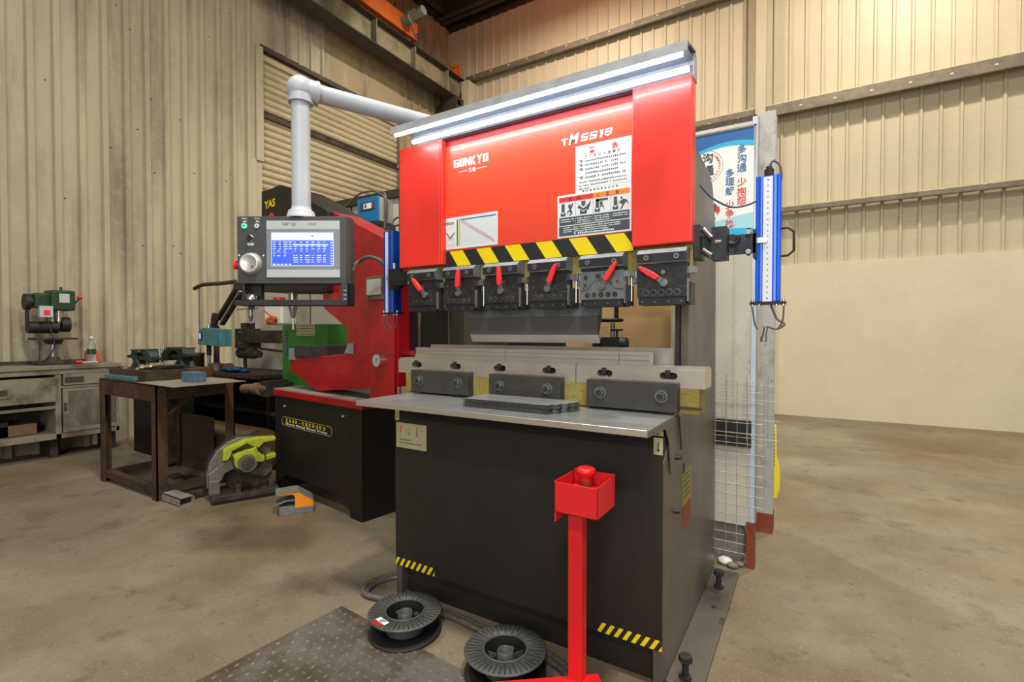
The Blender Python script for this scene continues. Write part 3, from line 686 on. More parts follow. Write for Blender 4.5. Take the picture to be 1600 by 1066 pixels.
# pictogram label
mb = MB(PAPER); mb.box(-.912, -.599, 1.8528, 1.8558, 1.638, 1.812); y = 1.852
X0, X1 = -.904, -.606; XM = (X0 + X1) / 2
mb.rect(X0, XM, 1.783, 1.803, y, REDINK); mb.rect(XM, X1, 1.783, 1.803, y, ORINK); y2 = y - .0006
for x, ch in ((-.855, '危'), (-.815, '险'), (-.735, '入'), (-.695, '警'), (-.655, '告')): mb.text(ch, (x, y2, 1.787), .015, INK, center=True, bold=.03)
for k in range(4):
    a = X0 + (X1 - X0) * k / 4; b_ = X0 + (X1 - X0) * (k + 1) / 4
    mb.rect(a + .001, b_ - .001, 1.688, 1.720, y, SLATE)
    for j in range(3 - (k % 3 == 0)): mb.dashes(a + .007, b_ - .008, 1.709 - j * .0085, .005, y2, PAPER, .7)
    c = a + .018
    if k != 1: mb.rect(c - .007, c + .007, 1.742, 1.776, y, SLATE); mb.rect(c - .011, c + .011, 1.726, 1.740, y, SLATE); mb.poly([(c - .006, 1.740), (c + .006, 1.740), (c, 1.733)], y2, PAPER)
    if k == 0:      # a figure thrown back with raised arm
        mb.poly([(c + .026, 1.748), (c + .036, 1.752), (c + .042, 1.735), (c + .032, 1.724), (c + .028, 1.727), (c + .034, 1.736)], y, SLATE)
        mb.poly([(c + .028, 1.750), (c + .038, 1.752), (c + .046, 1.775), (c + .042, 1.776), (c + .034, 1.764), (c + .024, 1.768), (c + .022, 1.765)], y, SLATE); mb.poly([(c + .026, 1.748), (c + .018, 1.744), (c + .020, 1.732), (c + .023, 1.732), (c + .023, 1.741), (c + .03, 1.742)], y, SLATE)
        mb.poly([(c + .030 + .0045 * math.cos(q), 1.769 + .0045 * math.sin(q)) for q in [i * PI / 4 for i in range(8)]], y, SLATE)
    if k == 1:
        m_ = (a + b_) / 2 - .004
        mb.poly([(m_ - .009, 1.778), (m_ + .009, 1.778), (m_ + .009, 1.764), (m_, 1.755), (m_ - .009, 1.764)], y, SLATE)
        mb.poly([(m_ - .015, 1.726), (m_ + .015, 1.726), (m_ + .015, 1.744), (m_, 1.735), (m_ - .015, 1.744)], y, SLATE)
        mb.poly([(m_ - .026, 1.752), (m_ - .018, 1.766), (m_ - .012, 1.756), (m_, 1.748), (m_ + .014, 1.756), (m_ + .026, 1.768), (m_ + .031, 1.780), (m_ + .031, 1.764), (m_ + .020, 1.738), (m_ + .014, 1.746), (m_, 1.740), (m_ - .014, 1.748)], y2, SLATE)
    if k == 2: mb.rect(c - .007, c + .044, 1.768, 1.777, y, SLATE); mb.poly([(c + .010, 1.764), (c + .022, 1.766), (c + .022, 1.752), (c + .012, 1.748)], y, SLATE); mb.poly([(c + .010, 1.746), (c + .024, 1.752), (c + .03, 1.736), (c + .028, 1.735), (c + .022, 1.746), (c + .011, 1.742)], y, SLATE)
    if k == 3:      # a figure leaning back to the right
        mb.poly([(c + .024 + .005 * math.cos(q), 1.768 + .005 * math.sin(q)) for q in [i * PI / 4 for i in range(8)]], y, SLATE)
        mb.poly([(c + .018, 1.756), (c + .032, 1.764), (c + .046, 1.758), (c + .052, 1.744), (c + .050, 1.742), (c + .044, 1.752), (c + .034, 1.742), (c + .026, 1.726), (c + .018, 1.724), (c + .028, 1.742), (c + .018, 1.748)], y, SLATE)
        mb.poly([(c + .006, 1.744), (c + .018, 1.756), (c + .017, 1.758), (c + .005, 1.746)], y, SLATE)
for k in (1, 2, 3): a = X0 + (X1 - X0) * k / 4; mb.rect(a - .0006, a + .0006, 1.688, 1.783, y2, SLATE if k == 3 else BEZELD)
mb.rect(X0, X1, 1.645, 1.684, y, SLATE)
for j in range(3): mb.dashes(X0 + .02, X1 - .035 - .05 * (j == 2), 1.675 - j * .008, .005, y2, PAPER, .7)
mb.dashes(X0 + .06, X1 - .06, 1.648, .0085, y2, PAPER, .75)
mb.build('pictogram_label', P, 'warning label with four pictograms')
# bending chart
mb = MB(PAPER); mb.box(-1.512, -1.208, 1.8528, 1.8558, 1.642, 1.790); y = 1.852; y2 = y - .0006
mb.rect(-1.436, -1.428, 1.655, 1.778, y, GREENI); mb.rect(-1.428, -1.421, 1.655, 1.778, y, LGREEN); mb.rect(-1.421, -1.417, 1.655, 1.778, y, PINK)
mb.rect(-1.414, -1.216, 1.773, 1.778, y, BLUEI)
for k in range(26): mb.rect(-1.412 + k * .0078, -1.4116 + k * .0078, 1.652, 1.772, y, BEZEL)
for k in range(18): mb.rect(-1.414, -1.216, 1.655 + k * .0065, 1.6554 + k * .0065, y2, BEZEL)
for k in range(24):
    for j in range(-1, 2): mb.rect(-1.408 + k * .0077, -1.4035 + k * .0077, 1.768 - k * .0046 + j * .0055, 1.7718 - k * .0046 + j * .0055, y2 - .0004, PINK)
mb.poly([(-1.500, 1.722), (-1.4965, 1.724), (-1.474, 1.697), (-1.450, 1.720), (-1.447, 1.717), (-1.474, 1.690)], y2, INK); mb.text('折弯压力表', (-1.503, y2, 1.762), .010, INK, bold=.02)
mb.dashes(-1.503, -1.450, 1.757, .004, y2, BEZELD); mb.tube([(-1.495, y2, 1.66), (-1.452, y2, 1.66), (-1.452, y2, 1.69), (-1.495, y2, 1.69), (-1.495, y2, 1.66)], .0005, BEZELD, n=4)
mb.build('bending_chart', P, 'pale bending force chart')

# ---- upper tool clamps
levers = [(-.050, .052, 0), (.0, .06, 0), (.0, .06, 0), (.032, .048, 0), (.04, .045, 0), (-.06, .045, 0)]
cx = [-1.613, -1.390, -1.161, -.935, -.702, -.473]
langle = [127, 82, 88, 62, 50, 142]
for i, c in enumerate(cx):
    w = .088; y0 = 1.806; y1 = 1.862; light = i in (4,)
    M0, M1 = (CLAMPL if light else CLAMPM), CLAMPM
    mb = MB(M0, M1, GRIME, BOLTM)
    mb.prism([(y0 - .006, 1.505), (y0 - .010, 1.536), (y0 + .010, 1.553), (y1, 1.553), (y1, 1.500), (y0, 1.500)], 'x', c - w, c + w, CLAMPL)
    mb.prism([(y0 - .0105, 1.505), (y0 - .0105, 1.5355), (y0 - .004, 1.5355), (y0 - .004, 1.505)], 'x', c - w + .0004, c + w - .0004, 1)
    mb.box(c - w + .002, c + w - .002, y0 + .008, y1, 1.483, 1.500, 1)
    mb.box(c - w, c + w, y0, y1, 1.377, 1.486, 0); mb.box(c - w + .004, c + w - .004, y0 + .004, y1 + .03, 1.350, 1.376, 1)
    yy = y0 - .0006
    # engraved seams drawn flat: dark line, edge highlight painted just below it
    def seam(p, q, wd=.0022):
        p = Vector((p[0], 0, p[1])); q = Vector((q[0], 0, q[1])); d = (q - p).normalized(); n = Vector((-d.z, 0, d.x)) * wd / 2
        mb.raw([(v.x, yy, v.z) for v in (p - n, q - n, q + n, p + n)], [(0, 1, 2, 3)], BLK); o_ = Vector((.0003, 0, -.0022)); mb.raw([(v.x, yy, v.z) for v in (p - n * .4 + o_, q - n * .4 + o_, q + n * .4 + o_, p + n * .4 + o_)], [(0, 1, 2, 3)], CLAMPL)
    seam((c - w, 1.412), (c - .062, 1.412)); seam((c - .062, 1.412), (c - .025, 1.452)); seam((c - .025, 1.452), (c + .020, 1.452)); seam((c + .020, 1.452), (c + .058, 1.416)); seam((c + .058, 1.416), (c + w, 1.416))
    for dx, m_ in ((-.056, 3), (-.028, 2), (0, 3), (.028, 2), (.056, 3)):
        mb.cyl((c + dx, y0 + .001, 1.395), (c + dx, y0 - .0012, 1.395), .0115, 3, n=18); mb.cyl((c + dx, y0 + .001, 1.395), (c + dx, y0 - .003, 1.395), .0098, m_ if m_ == 2 else 1, n=18); mb.cyl((c + dx, y0 - .003, 1.395), (c + dx, y0 - .0034, 1.395), .005, 2, n=10)
    for dx, dz, r in ((-.064, 1.463, .008), (-.066, 1.433, .006), (.064, 1.443, .005), (.040, 1.440, .004), (-.072, 1.420, .004)): mb.cyl((c + dx, y0 + .001, dz), (c + dx, y0 - .0012, dz), r, 2, n=14)
    mb.box(c - .022, c + .022, y0 - .001, y0, 1.459, 1.475, 2); mb.cyl((c + .006, y0, 1.467), (c + .006, y0 - .003, 1.467), .008, 3, n=16)
    for dx in (-.052, .055): mb.cyl((c + dx, y0 - .0095, 1.520), (c + dx, y0 - .0135, 1.520), .0095, 3, n=18); mb.cyl((c + dx, y0 - .0135, 1.520), (c + dx, y0 - .0139, 1.520), .005, 2, n=6)
    for dx in (-.07, -.025, .025, .07): mb.cyl((c + dx, y0 + .004, 1.362), (c + dx, y0 + .003, 1.362), .003, 3, n=8)
    mb.box(c + w, c + w + .006, y0 + .004, y0 + .018, 1.36, 1.44, 3); mb.box(c + w, c + w + .010, y0 + .02, y1 + .04, 1.352, 1.43, 1); mb.box(c + w, c + w + .024, y0 + .03, y1, 1.462, 1.486, 3)
    cl = mb.build('tool_clamp', P, 'dark steel quick tool clamp', bevel=.0012, seg=1)
    a = R(langle[i]); px, pz = c + (0.006 if i != 5 else .012), 1.428
    if i == 0: px = c + .03
    d = Vector((math.cos(a), 0, math.sin(a))); base = Vector((px, y0 - .012, pz))
    mb = MB(BOLTM); mb.cyl((px, y0, pz), (px, y0 - .016, pz), .014, n=20); mb.cyl((px, y0 - .016, pz), (px, y0 - .019, pz), .007, n=14); mb.bar(base, base + d * .032, .018, .008, upv=(0, 1, 0)); mb.build('lever_hub', cl)
    mb = MB(REDINK); n_ = Vector((-d.z, 0, d.x)); s0 = base + d * .024
    prof = [(0, .0085), (.018, .011), (.045, .0105), (.068, .008), (.082, .0035)]; off = [0, .001, .004, .006, .006]
    pl_ = [(s0 + d * t_ + n_ * (w_ + o_)) for (t_, w_), o_ in zip(prof, off)] + [(s0 + d * t_ + n_ * (-w_ + o_)) for (t_, w_), o_ in reversed(list(zip(prof, off)))]
    mb.prism([(v.x, v.z) for v in pl_], 'y', y0 - .030, y0 - .012); mb.build('lever_handle', cl, 'red plastic lever handle', bevel=.005, seg=3)
# adjusting blocks and spring rods between the clamps
for c in [(a + b_) / 2 for a, b_ in zip(cx[:-1], cx[1:])]:
    mb = MB(BOLTM, CHROME, YPAPER); mb.box(c - .022, c + .005, 1.868, 1.93, 1.44, 1.487, 0); mb.cyl((c - .013, 1.862, 1.37), (c - .013, 1.862, 1.46), .004, 1, n=10); mb.build('clamp_spring_rod', P)
# punch
mb = MB(PUNCHT, PUNCHM, STEEL)
mb.box(-1.406, -.755, 1.905, 1.955, 1.318, 1.372, 0)
mb.prism([(1.905, 1.318), (1.912, 1.240), (1.925, 1.240), (1.955, 1.318)], 'x', -1.404, -.756, 1)
mb.prism([(1.912, 1.240), (1.9300, 1.205), (1.9335, 1.205), (1.9400, 1.240)], 'x', -1.402, -.755, 2)
mb.build('punch', P, 'long upper bending punch', bevel=.0008, seg=1)
# light housing
XA, XB = -1.715, -.372
mb = MB(GALV)
th = .004
mb.box(XA + .03, XB, 1.832, 1.846, 2.160, 2.238)
mb.prism([(1.846, 2.238), (1.846, 2.244), (1.712, 2.216), (1.712, 2.210)], 'x', XA, XB + .006); mb.box(XA, XB + .006, 1.708, 1.7135, 2.183, 2.216, LIPM)
mb.box(XA + .03, XB, 1.846, 1.885, 2.158, 2.244); mb.box(XB - .001, XB + .002, 1.83, 1.885, 2.146, 2.23, LIPM); mb.box(XA + .03, XB, 1.8285, 1.8322, 2.19, 2.236, LIPM); mb.box(XA + .03, XB, 1.752, 1.832, 2.205, 2.209)
lh = mb.build('light_housing', P, 'grey sheet metal light hood')
mb = MB(TUBE); mb.cyl((-1.700, 1.724, 2.181), (-.385, 1.724, 2.181), .0085, n=14); mb.build('light_tube', lh, 'lit white LED tube')
mb = MB(TUBE2); mb.cyl((-1.668, 1.812, 2.172), (-.383, 1.812, 2.172), .0105, n=14); mb.build('light_tube', lh, 'lit white LED tube')
for yl_, zl_, pw_, tilt_ in ((1.724, 2.170, 3.2, 12),):      # the light the two tubes throw down
    lo = lamp('light_bar', (-1.035, yl_, zl_), pw_, 1.28, (.93, .96, 1.0), (R(tilt_), 0, 0), .014)
# work table
mb = MB(ZINC, SIDEP)
mb.box(-1.722, -.432, 1.498, 1.86, .944, .950, 0); mb.box(-1.722, -.432, 1.4975, 1.501, .928, .950, STEEL)  # front lip in brighter steel, its highlight put into the colour
mb.prism([(1.498, .944), (1.86, .944), (1.86, .80), (1.80, .74), (1.785, .80), (1.77, .86), (1.72, .918), (1.498, .926)], 'x', -.437, -.432, 1)
mb.prism([(1.498, .944), (1.86, .944), (1.86, .80), (1.72, .918), (1.498, .926)], 'x', -1.722, -1.717, 1)
mb.build('work_table', P, 'bent zinc-grey sheet work shelf', bevel=.001, seg=1)
for (y, z) in ((1.90, .783), (1.88, .587)):
    mb = MB(DARKPL); mb.cyl((-.440, y, z), (-.426, y, z), .012, n=6, smooth=False); mb.cyl((-.426, y, z), (-.418, y, z), .008, n=16); mb.build('side_bolt', P)
mb = MB(BLK); mb.box(-.4400, -.4385, 2.02, 2.045, .68, .73); mb.build('side_slot', P)
mb = MB(BLK); mb.cyl((-.436, 1.93, .93), (-.434, 1.96, .80), .003, n=6); mb.build('side_cable', P)
# lower hazard tapes and labels
mb = MB(BLK, YEL); mb.rect(-1.705, -1.465, .138, .177, 1.7215, 0); hazard(mb, -1.705, -1.465, .139, .176, 1.721, .034, .0165, -.022, .012, 1); mb.build('hazard_tape', P, 'black and yellow tape at lower left')
mb = MB(BLK, YEL); mb.rect(-.678, -.442, .138, .177, 1.7215, 0); hazard(mb, -.678, -.442, .139, .176, 1.721, .0325, .0155, -.022, .018, 1); mb.build('hazard_tape', P, 'black and yellow tape at lower right')
mb = MB(CREAMB, REDINK, INK); mb.box(-1.697, -1.510, 1.7195, 1.722, .705, .823, 0); y = 1.719
mb.poly([(-1.676, .775), (-1.670, .772), (-1.660, .812), (-1.666, .812)], y, 1); mb.rect(-1.676, -1.671, .762, .768, y, 1); mb.rect(-1.569, -1.563, .765, .805, y, 2); mb.rect(-1.55, -1.535, .792, .794, y, 2)
for z_ in (.778, .787, .796): mb.rect(-1.632, -1.602, z_, z_ + .0015, y, 2)
mb.rect(-1.618, -1.615, .766, .778, y, 2); mb.dashes(-1.675, -1.600, .742, .006, y, 2); mb.dashes(-1.675, -1.540, .727, .006, y, 2); mb.build('instruction_label', P, 'cream instruction label with a red exclamation mark')
mb = MB(CREAMB, INK); mb.box(-1.686, -1.535, 1.738, 1.742, .888, .905, 0); mb.box(-.575, -.445, 1.738, 1.742, .888, .905, 0); mb.dashes(-1.68, -1.55, .892, .007, 1.737, 1); mb.dashes(-.57, -.46, .892, .007, 1.737, 1)
mb.box(-.474, -.443, 1.7195, 1.7225, .826, .885, 0); mb.rect(-.460, -.456, .842, .868, 1.719, 1); mb.poly([(-.465, .845), (-.451, .845), (-.458, .834)], 1.719, 1)
mb.box(-1.704, -1.680, 1.7195, 1.7225, .832, .885, 0); mb.rect(-1.694, -1.691, .845, .872, 1.719, 1); mb.build('small_plates', P, 'small cream plates')
mb = MB(CREAMB, INK, REDINK, YPAPER); mb.box(-.4400, -.4380, 2.01, 2.16, .56, .69, 3)
for k in range(5): mb.raw([(-.4375, 2.02, .675 - k * .022), (-.4375, 2.14, .675 - k * .022), (-.4375, 2.14, .682 - k * .022), (-.4375, 2.02, .682 - k * .022)], [(0, 1, 2, 3)], 1)
mb.box(-.4400, -.4382, 2.01, 2.16, .47, .555, REDOX); mb.build('rating_plate', P, 'yellow and red rating plate on the side')
# base bars and anchor bolts
for x0_ in (-.440,):
    mb = MB(SIDEP); mb.box(x0_, x0_ + .122, 1.76, 2.74, 0, .022); mb.build('base_bar', P, 'flat base bar on the floor', bevel=.003)
for x, y in ((-.382, 2.53), (-.380, 1.80)):
    mb = MB(BLK); mb.cyl((x, y, .0), (x, y, .085), .012, n=14); mb.cyl((x, y, .085), (x, y, .105), .024, n=6, smooth=False); mb.cyl((x, y, .022), (x, y, .034), .022, n=6, smooth=False); mb.build('anchor_bolt', P)
mb = MB(GRIME); mb.cyl((-.372, 2.34, .0222), (-.372, 2.34, .0228), .013, n=14); mb.box(-.336, -.317, 2.22, 2.27, .0222, .0228); mb.build('bolt_hole', P)
# back gauge with hand wheel, visible through the throat
mb = MB(BLK, DARKPL, BOLTM)
mb.box(-1.65, -.50, 2.44, 2.50, 1.02, 1.10, 1); mb.cyl((-.888, 2.45, 1.30), (-.888, 2.45, 1.10), .012, 2, n=14)
mb.box(-.93, -.845, 2.40, 2.48, 1.155, 1.225, 0); mb.cyl((-.845, 2.44, 1.19), (-.81, 2.44, 1.19), .034, 0, n=24); mb.cyl((-.855, 2.42, 1.225), (-.855, 2.42, 1.258), .006, 0, n=10); mb.bar((-.885, 2.42, 1.262), (-.825, 2.42, 1.262), .012, .010, 0)
mb.box(-.98, -.95, 2.40, 2.48, 1.10, 1.22, 0)
bgp = mb.build('back_gauge', P, 'black back gauge seen through the gap')
mb = MB(BLK); mb.tube([(-.900 + .058 * math.cos(2 * PI * k / 28), 2.45 + .058 * math.sin(2 * PI * k / 28), 1.313) for k in range(29)], .009, n=8)
for k in range(3): mb.bar((-.900, 2.45, 1.308), (-.900 + .055 * math.cos(k * 2.09), 2.45 + .055 * math.sin(k * 2.09), 1.312), .012, .008)
mb.cyl((-.862, 2.43, 1.315), (-.862, 2.43, 1.39), .011, n=12); mb.build('hand_wheel', bgp)
mb = MB(DARKPL); mb.box(-1.655, -1.26, 2.66, 2.68, .93, 1.50, 0); mb.build('rear_cover', P)
mb = MB(BLACKCAB, SIDEP); mb.box(-2.09, -1.72, 2.32, 2.74, .02, 1.55, 0); mb.box(-2.095, -2.075, 2.31, 2.33, .02, 1.55, SIDEP); mb.build('electrical_cabinet', P, 'dark electrical cabinet on the left side', bevel=.003)
mb = MB(BLK); mb.box(-1.670, -.476, 2.0, 2.70, .01, .88); mb.build('tank', P)

# light curtains
def curtain(X, label, right):
    mb = MB(BLUEAL, BLUELT)
    w = .0405; Y = 2.02
    mb.box(X - w, X + w, Y, Y + .05, 1.362, 1.818, 0); mb.box(X - w, X - w + .012, Y - .006, Y, 1.362, 1.818, 0); mb.box(X + w - .012, X + w, Y - .006, Y, 1.362, 1.818, 0)
    mb.box(X - .026, X - .017, Y - .004, Y, 1.362, 1.818, 1) if right else None
    mb.box(X + .017, X + .028, Y - .005, Y, 1.362, 1.818, 1)
    b_ = mb.build('light_curtain', P, label, bevel=.002)
    mb = MB(SCALEW, INK); xs = X - .016 if right else X - .026
    mb.box(xs, xs + .030 if right else xs + .016, Y - .007, Y - .001, 1.362, 1.812, 0)
    xw = .030 if right else .016
    for k in range(22): mb.rect(xs + xw * .42, xs + xw * .58, 1.372 + k * .0203, 1.3765 + k * .0203, Y - .0075, BEZELD if k not in (0, 21) else INK)
    mb.build('scale_strip', b_, 'white scale strip')
    mb = MB(BLK, CHROME); mb.box(X - w - .018, X + w + .018, Y - .004, Y + .05, 1.352, 1.362, 0)
    for dx in (-w - .010, -.028, .028, w + .010): mb.cyl((X + dx, Y + .005, 1.346), (X + dx, Y + .005, 1.352), .006, 1, n=10); mb.cyl((X + dx, Y + .005, 1.362), (X + dx, Y + .005, 1.372), .005, 1, n=10) if abs(dx) > .03 else None
    mb.build('end_plate', b_); mb = MB(BLK)
    mb.cyl((X, Y + .025, 1.818), (X, Y + .025, 1.846), .016, 0, n=8, smooth=False); mb.cyl((X, Y + .025, 1.846), (X, Y + .025, 1.856), .010, 0, n=12)
    mb.build('cable_gland', b_)
    mb = MB(CABLE)
    mb.tube([(X + .01, Y + .02, 1.35), (X + .03, Y + .01, 1.30), (X + .055, Y, 1.28), (X + .03, Y, 1.262), (X + .0, Y, 1.27), (X - .01, Y, 1.25)], .004, n=8, smooth_n=5) if right else mb.tube([(X - .02, Y, 1.35), (X - .015, Y, 1.30), (X + .01, Y, 1.27), (X - .01, Y, 1.26)], .004, n=8, smooth_n=5)
    mb.tube([(X - w - .010, Y, 1.346), (X - w, Y, 1.28), (X - w + .01, Y, 1.262)], .003, n=8, smooth_n=4); mb.tube([(X + w + .012, Y, 1.346), (X + w + .008, Y, 1.29), (X + w - .008, Y, 1.262)], .003, n=8, smooth_n=4)
    if right: mb.cyl((X - .004, Y, 1.268), (X - .010, Y, 1.235), .008, BOLTM, n=12); mb.cyl((X - .010, Y, 1.235), (X - .012, Y, 1.215), .011, BOLTM, n=12)
    mb.build('lower_cable', b_)
    return b_
cr = curtain(-.147, 'right blue light curtain with scale strip', True)
cl_ = curtain(-2.04, 'left blue light curtain with scale strip', False)
mb = MB(CABLE); mb.tube([(-.147, 2.045, 1.85), (-.135, 2.045, 1.875), (-.115, 2.045, 1.86), (-.108, 2.045, 1.83), (-.110, 2.045, 1.80)], .004, smooth_n=6); mb.build('top_cable', cr)
mb = MB(CABLEB); mb.tube([(-.37, 1.95, 1.80), (-.33, 1.96, 1.75), (-.27, 1.98, 1.712), (-.22, 1.99, 1.712), (-.185, 2.0, 1.725)], .0035, smooth_n=6); mb.build('signal_cable', cr, 'blue signal cable')
mb = MB(BLK); mb.tube([(-.106, 2.05, 1.628), (-.085, 2.05, 1.628), (-.066, 2.05, 1.612), (-.066, 2.05, 1.545), (-.085, 2.05, 1.528), (-.106, 2.05, 1.528)], .0045, n=8); mb.build('handle', cr)
mb = MB(CLAMPM, BOLTM, CHROME)
mb.box(-.372, -.352, 1.86, 1.95, 1.515, 1.635, 0); mb.box(-.352, -.30, 1.90, 1.95, 1.545, 1.60, 0); mb.box(-.318, -.268, 1.885, 1.955, 1.51, 1.625, 0)
mb.box(-.27, -.180, 1.97, 1.985, 1.535, 1.605, 0); mb.box(-.285, -.25, 1.95, 1.985, 1.535, 1.605, 0); mb.cyl((-.345, 1.89, 1.62), (-.315, 1.875, 1.585), .010, 1, n=14); mb.cyl((-.345, 1.89, 1.545), (-.315, 1.875, 1.52), .012, 1, n=14)
mb.cyl((-.305, 1.884, 1.572), (-.285, 1.884, 1.572), .006, 2, n=10); mb.tube([(-.265, 1.93, 1.57), (-.245, 1.93, 1.568), (-.232, 1.93, 1.59)], .008, 0, smooth_n=4)
for z in (1.61, 1.54): mb.cyl((-.205, 1.965, z - .014), (-.205, 1.965, z + .014), .006, 0, n=10); mb.cyl((-.205, 1.968, z), (-.205, 1.955, z), .009, 1, n=12)
mb.box(-.192, -.182, 1.97, 2.05, 1.52, 1.62, 0); mb.box(-.192, -.15, 2.006, 2.012, 1.575, 1.594, CHROME)
mb.build('mounting_bracket', cr, 'black bracket')
mb = MB(CLAMPM, CHROME, BLK); mb.box(-2.02, -1.93, 1.99, 2.01, 1.49, 1.60, 2); mb.box(-1.95, -1.772, 1.93, 1.99, 1.50, 1.57, 0); mb.box(-2.12, -2.08, 2.06, 2.09, 1.47, 1.60, 2); mb.box(-2.055, -1.99, 2.008, 2.013, 1.545, 1.565, 1); mb.cyl((-1.975, 1.99, 1.63), (-1.975, 1.99, 1.60), .008, 1, n=10)
mb.build('mounting_bracket', cl_)
mb = MB(CABLE); mb.tube([(-2.04, 2.045, 1.85), (-2.04, 2.05, 1.88), (-2.01, 2.06, 1.90), (-1.95, 2.08, 1.88)], .006, smooth_n=5); mb.build('top_cable', cl_)
# ================================================================== sheets on the work shelf
lab = ['bent steel sheet blank with notched end, topmost of the stack on the press shelf', 'steel sheet blank in the stack on the press shelf']
def blank(z, dx, dy, rz, top):
    mb = MB(ZINC if top else DARKPL, INK)
    pts = [(-.215, -.085), (.175, -.085), (.178, -.055), (.198, -.050), (.198, -.020), (.216, -.012), (.216, .020), (.228, .03), (.228, .082), (-.215, .082)]
    mb.prism(pts, 'z', 0, .0016, DARKPL); mb.prism(pts, 'z', .0016, .0021, ZINC)  # sides darkened: shade between the stacked sheets put into their colour
    o = mb.build('sheet_blank', None, lab[0] if top else lab[1], 'sheet', 'stack of sheet blanks on the press shelf')
    if not top: o['label'] = 'steel sheet blank with shade painted into its edges, under the topmost one in the stack on the shelf'
    o.location = (-1.0 + dx, 1.69 + dy, z); o.rotation_euler = (0, 0, R(rz)); return o
nb = 7
for i in range(nb): blank(.9512 + i * .0050, random.uniform(-.004, .004), random.uniform(-.002, .002), random.uniform(-.4, .4) - .5, i == nb - 1)

# ================================================================== control pendant
pen = thing('control_pendant', 'control console with lit blue screen, hanging from a white swivel arm', 'control panel', (-2.06, 1.437, 1.37), 31.43)
def L(z0=0): pass
Mp = Matrix.Translation((-2.06, 1.437, 0)) @ Matrix.Rotation(R(31.43), 4, 'Z')
def PM(*m):
    mb = MB(*m); mb.M = Mp; return mb
mb = PM(CONS); mb.prism([(-.265, 0), (.238, 0), (.252, .022), (.252, .085), (-.265, .085)], 'z', 1.476, 1.788); mb.build('console_body', pen, 'graphite console body', bevel=.003)
mb = PM(BEZEL, BEZELD)
mb.box(-.126, .212, -.006, 0, 1.504, 1.766, 0); mb.box(-.1255, .2115, -.0075, -.006, 1.543, 1.727, 1)
mb.text('0.87 122', (-.052, -.0075, 1.744), .018, INK, bold=.0); mb.text('0.1525°', (.065, -.0075, 1.746), .014, INK); sc = mb.build('screen_bezel', pen, 'light and mid grey screen bezel', bevel=.0015)
mb = PM(SCR_W, SCR_B, SCR_L, SCR_C, INK, SCALEW); y = -.0085
mb.box(-.102, .184, y, -.0074, 1.556, 1.710, 0)
y -= .0005
mb.rect(-.100, .168, 1.559, 1.675, y, 1); mb.rect(.168, .182, 1.559, 1.675, y, 1); mb.rect(-.06, .10, 1.678, 1.681, y, 2)
for k in range(6):
    c = (.034 + .0265 * k, 1.693)
    mb.tube([(c[0] + .0085 * math.cos(2 * PI * j / 16), y, c[1] + .0085 * math.sin(2 * PI * j / 16)) for j in range(17)], .0004, BEZELD, n=3)
mb.rect(.082, .092, 1.690, 1.697, y, BEZELD); y -= .0004
mb.rect(-.003, .160, 1.649, 1.658, y, 2); y -= .0003
for i in range(7):
    z = 1.665 - i * .0105
    for (a, b_) in ((-.095, -.08), (-.068, -.058), (-.045, -.028), (-.022, -.006)) if i < 4 else ((-.092, -.085), (-.075, -.06), (-.045, -.035)):
        if random.random() < .9: mb.dashes(a, b_, z, .0042, y, SCR_W if i < 5 else SCR_C, .85, .0036)
    for k in range(6):
        if i < 5: mb.dashes(.004 + .0265 * k, .012 + .0265 * k + random.uniform(0, .008), z, .0040, y, SCR_W, .85, .0036)
for k in range(3):
    for i in range(4): mb.dashes(.000 + .054 * k, .022 + .054 * k, 1.603 - i * .010, .004, y, SCR_W, .85, .0036); mb.dashes(.030 + .054 * k, .041 + .054 * k, 1.603 - i * .010, .004, y, SCR_W, .85, .0036)
for i in range(9): mb.dashes(.171, .180, 1.565 + i * .0122, .0045, y, SCR_W, .9, .004)
for k in range(5): mb.dashes(-.094 + k * .018, -.082 + k * .018, 1.562, .005, y, SCR_W, .9, .004)
for a, b_ in (((-.099, 1.618), (-.003, 1.618)), ((-.003, 1.607), (-.003, 1.672))): mb.bar((a[0], y, a[1]), (b_[0], y, b_[1]), .0006, .0006, SCR_L)
mb.build('display', sc, 'lit blue and white display')
mb = PM(WHITE); mb.text('START', (-.243, -.001, 1.772), .012, 0, width=.026); mb.text('启动', (-.237, -.001, 1.760), .009, 0, bold=.02); mb.text('STOP', (-.183, -.001, 1.772), .012, 0, width=.024); mb.text('停止', (-.177, -.001, 1.760), .009, 0, bold=.02)
mb.rect(-.216, -.188, 1.653, 1.664, -.0012); mb.dashes(-.213, -.190, 1.656, .005, -.0016, INK, .6); mb.poly([(-.258, 1.612), (-.250, 1.607), (-.252, 1.603), (-.262, 1.609)], -.001); mb.poly([(-.148, 1.606), (-.140, 1.611), (-.138, 1.606), (-.145, 1.602)], -.001)
mb.build('panel_print', pen, 'white printed button captions')
for x, mt, l_ in ((-.229, LEDG, 'lit green push button'), (-.170, SCALEW, 'white push button')):
    mb = PM(CHROME, mt, INK); mb.cyl((x, 0, 1.742), (x, -.006, 1.742), .0125, 0 if mt is SCALEW else 1, n=24); mb.cyl((x, -.006, 1.742), (x, -.009, 1.742), .009, 1, n=20)
    mb.cyl((x, -.009, 1.742), (x, -.0095, 1.742), .004, 2, n=10); mb.build('push_button', pen, l_)
mb = PM(BLK, CHROME); mb.lathe([(.016, 0), (.0175, -.003), (.014, -.006)], (-.203, 0, 1.686), 1, 28, 'y'); mb.cyl((-.203, 0, 1.686), (-.203, -.012, 1.686), .013, 0, n=20); mb.box(-.206, -.200, -.020, -.010, 1.673, 1.699, 0); mb.build('selector_switch', pen)
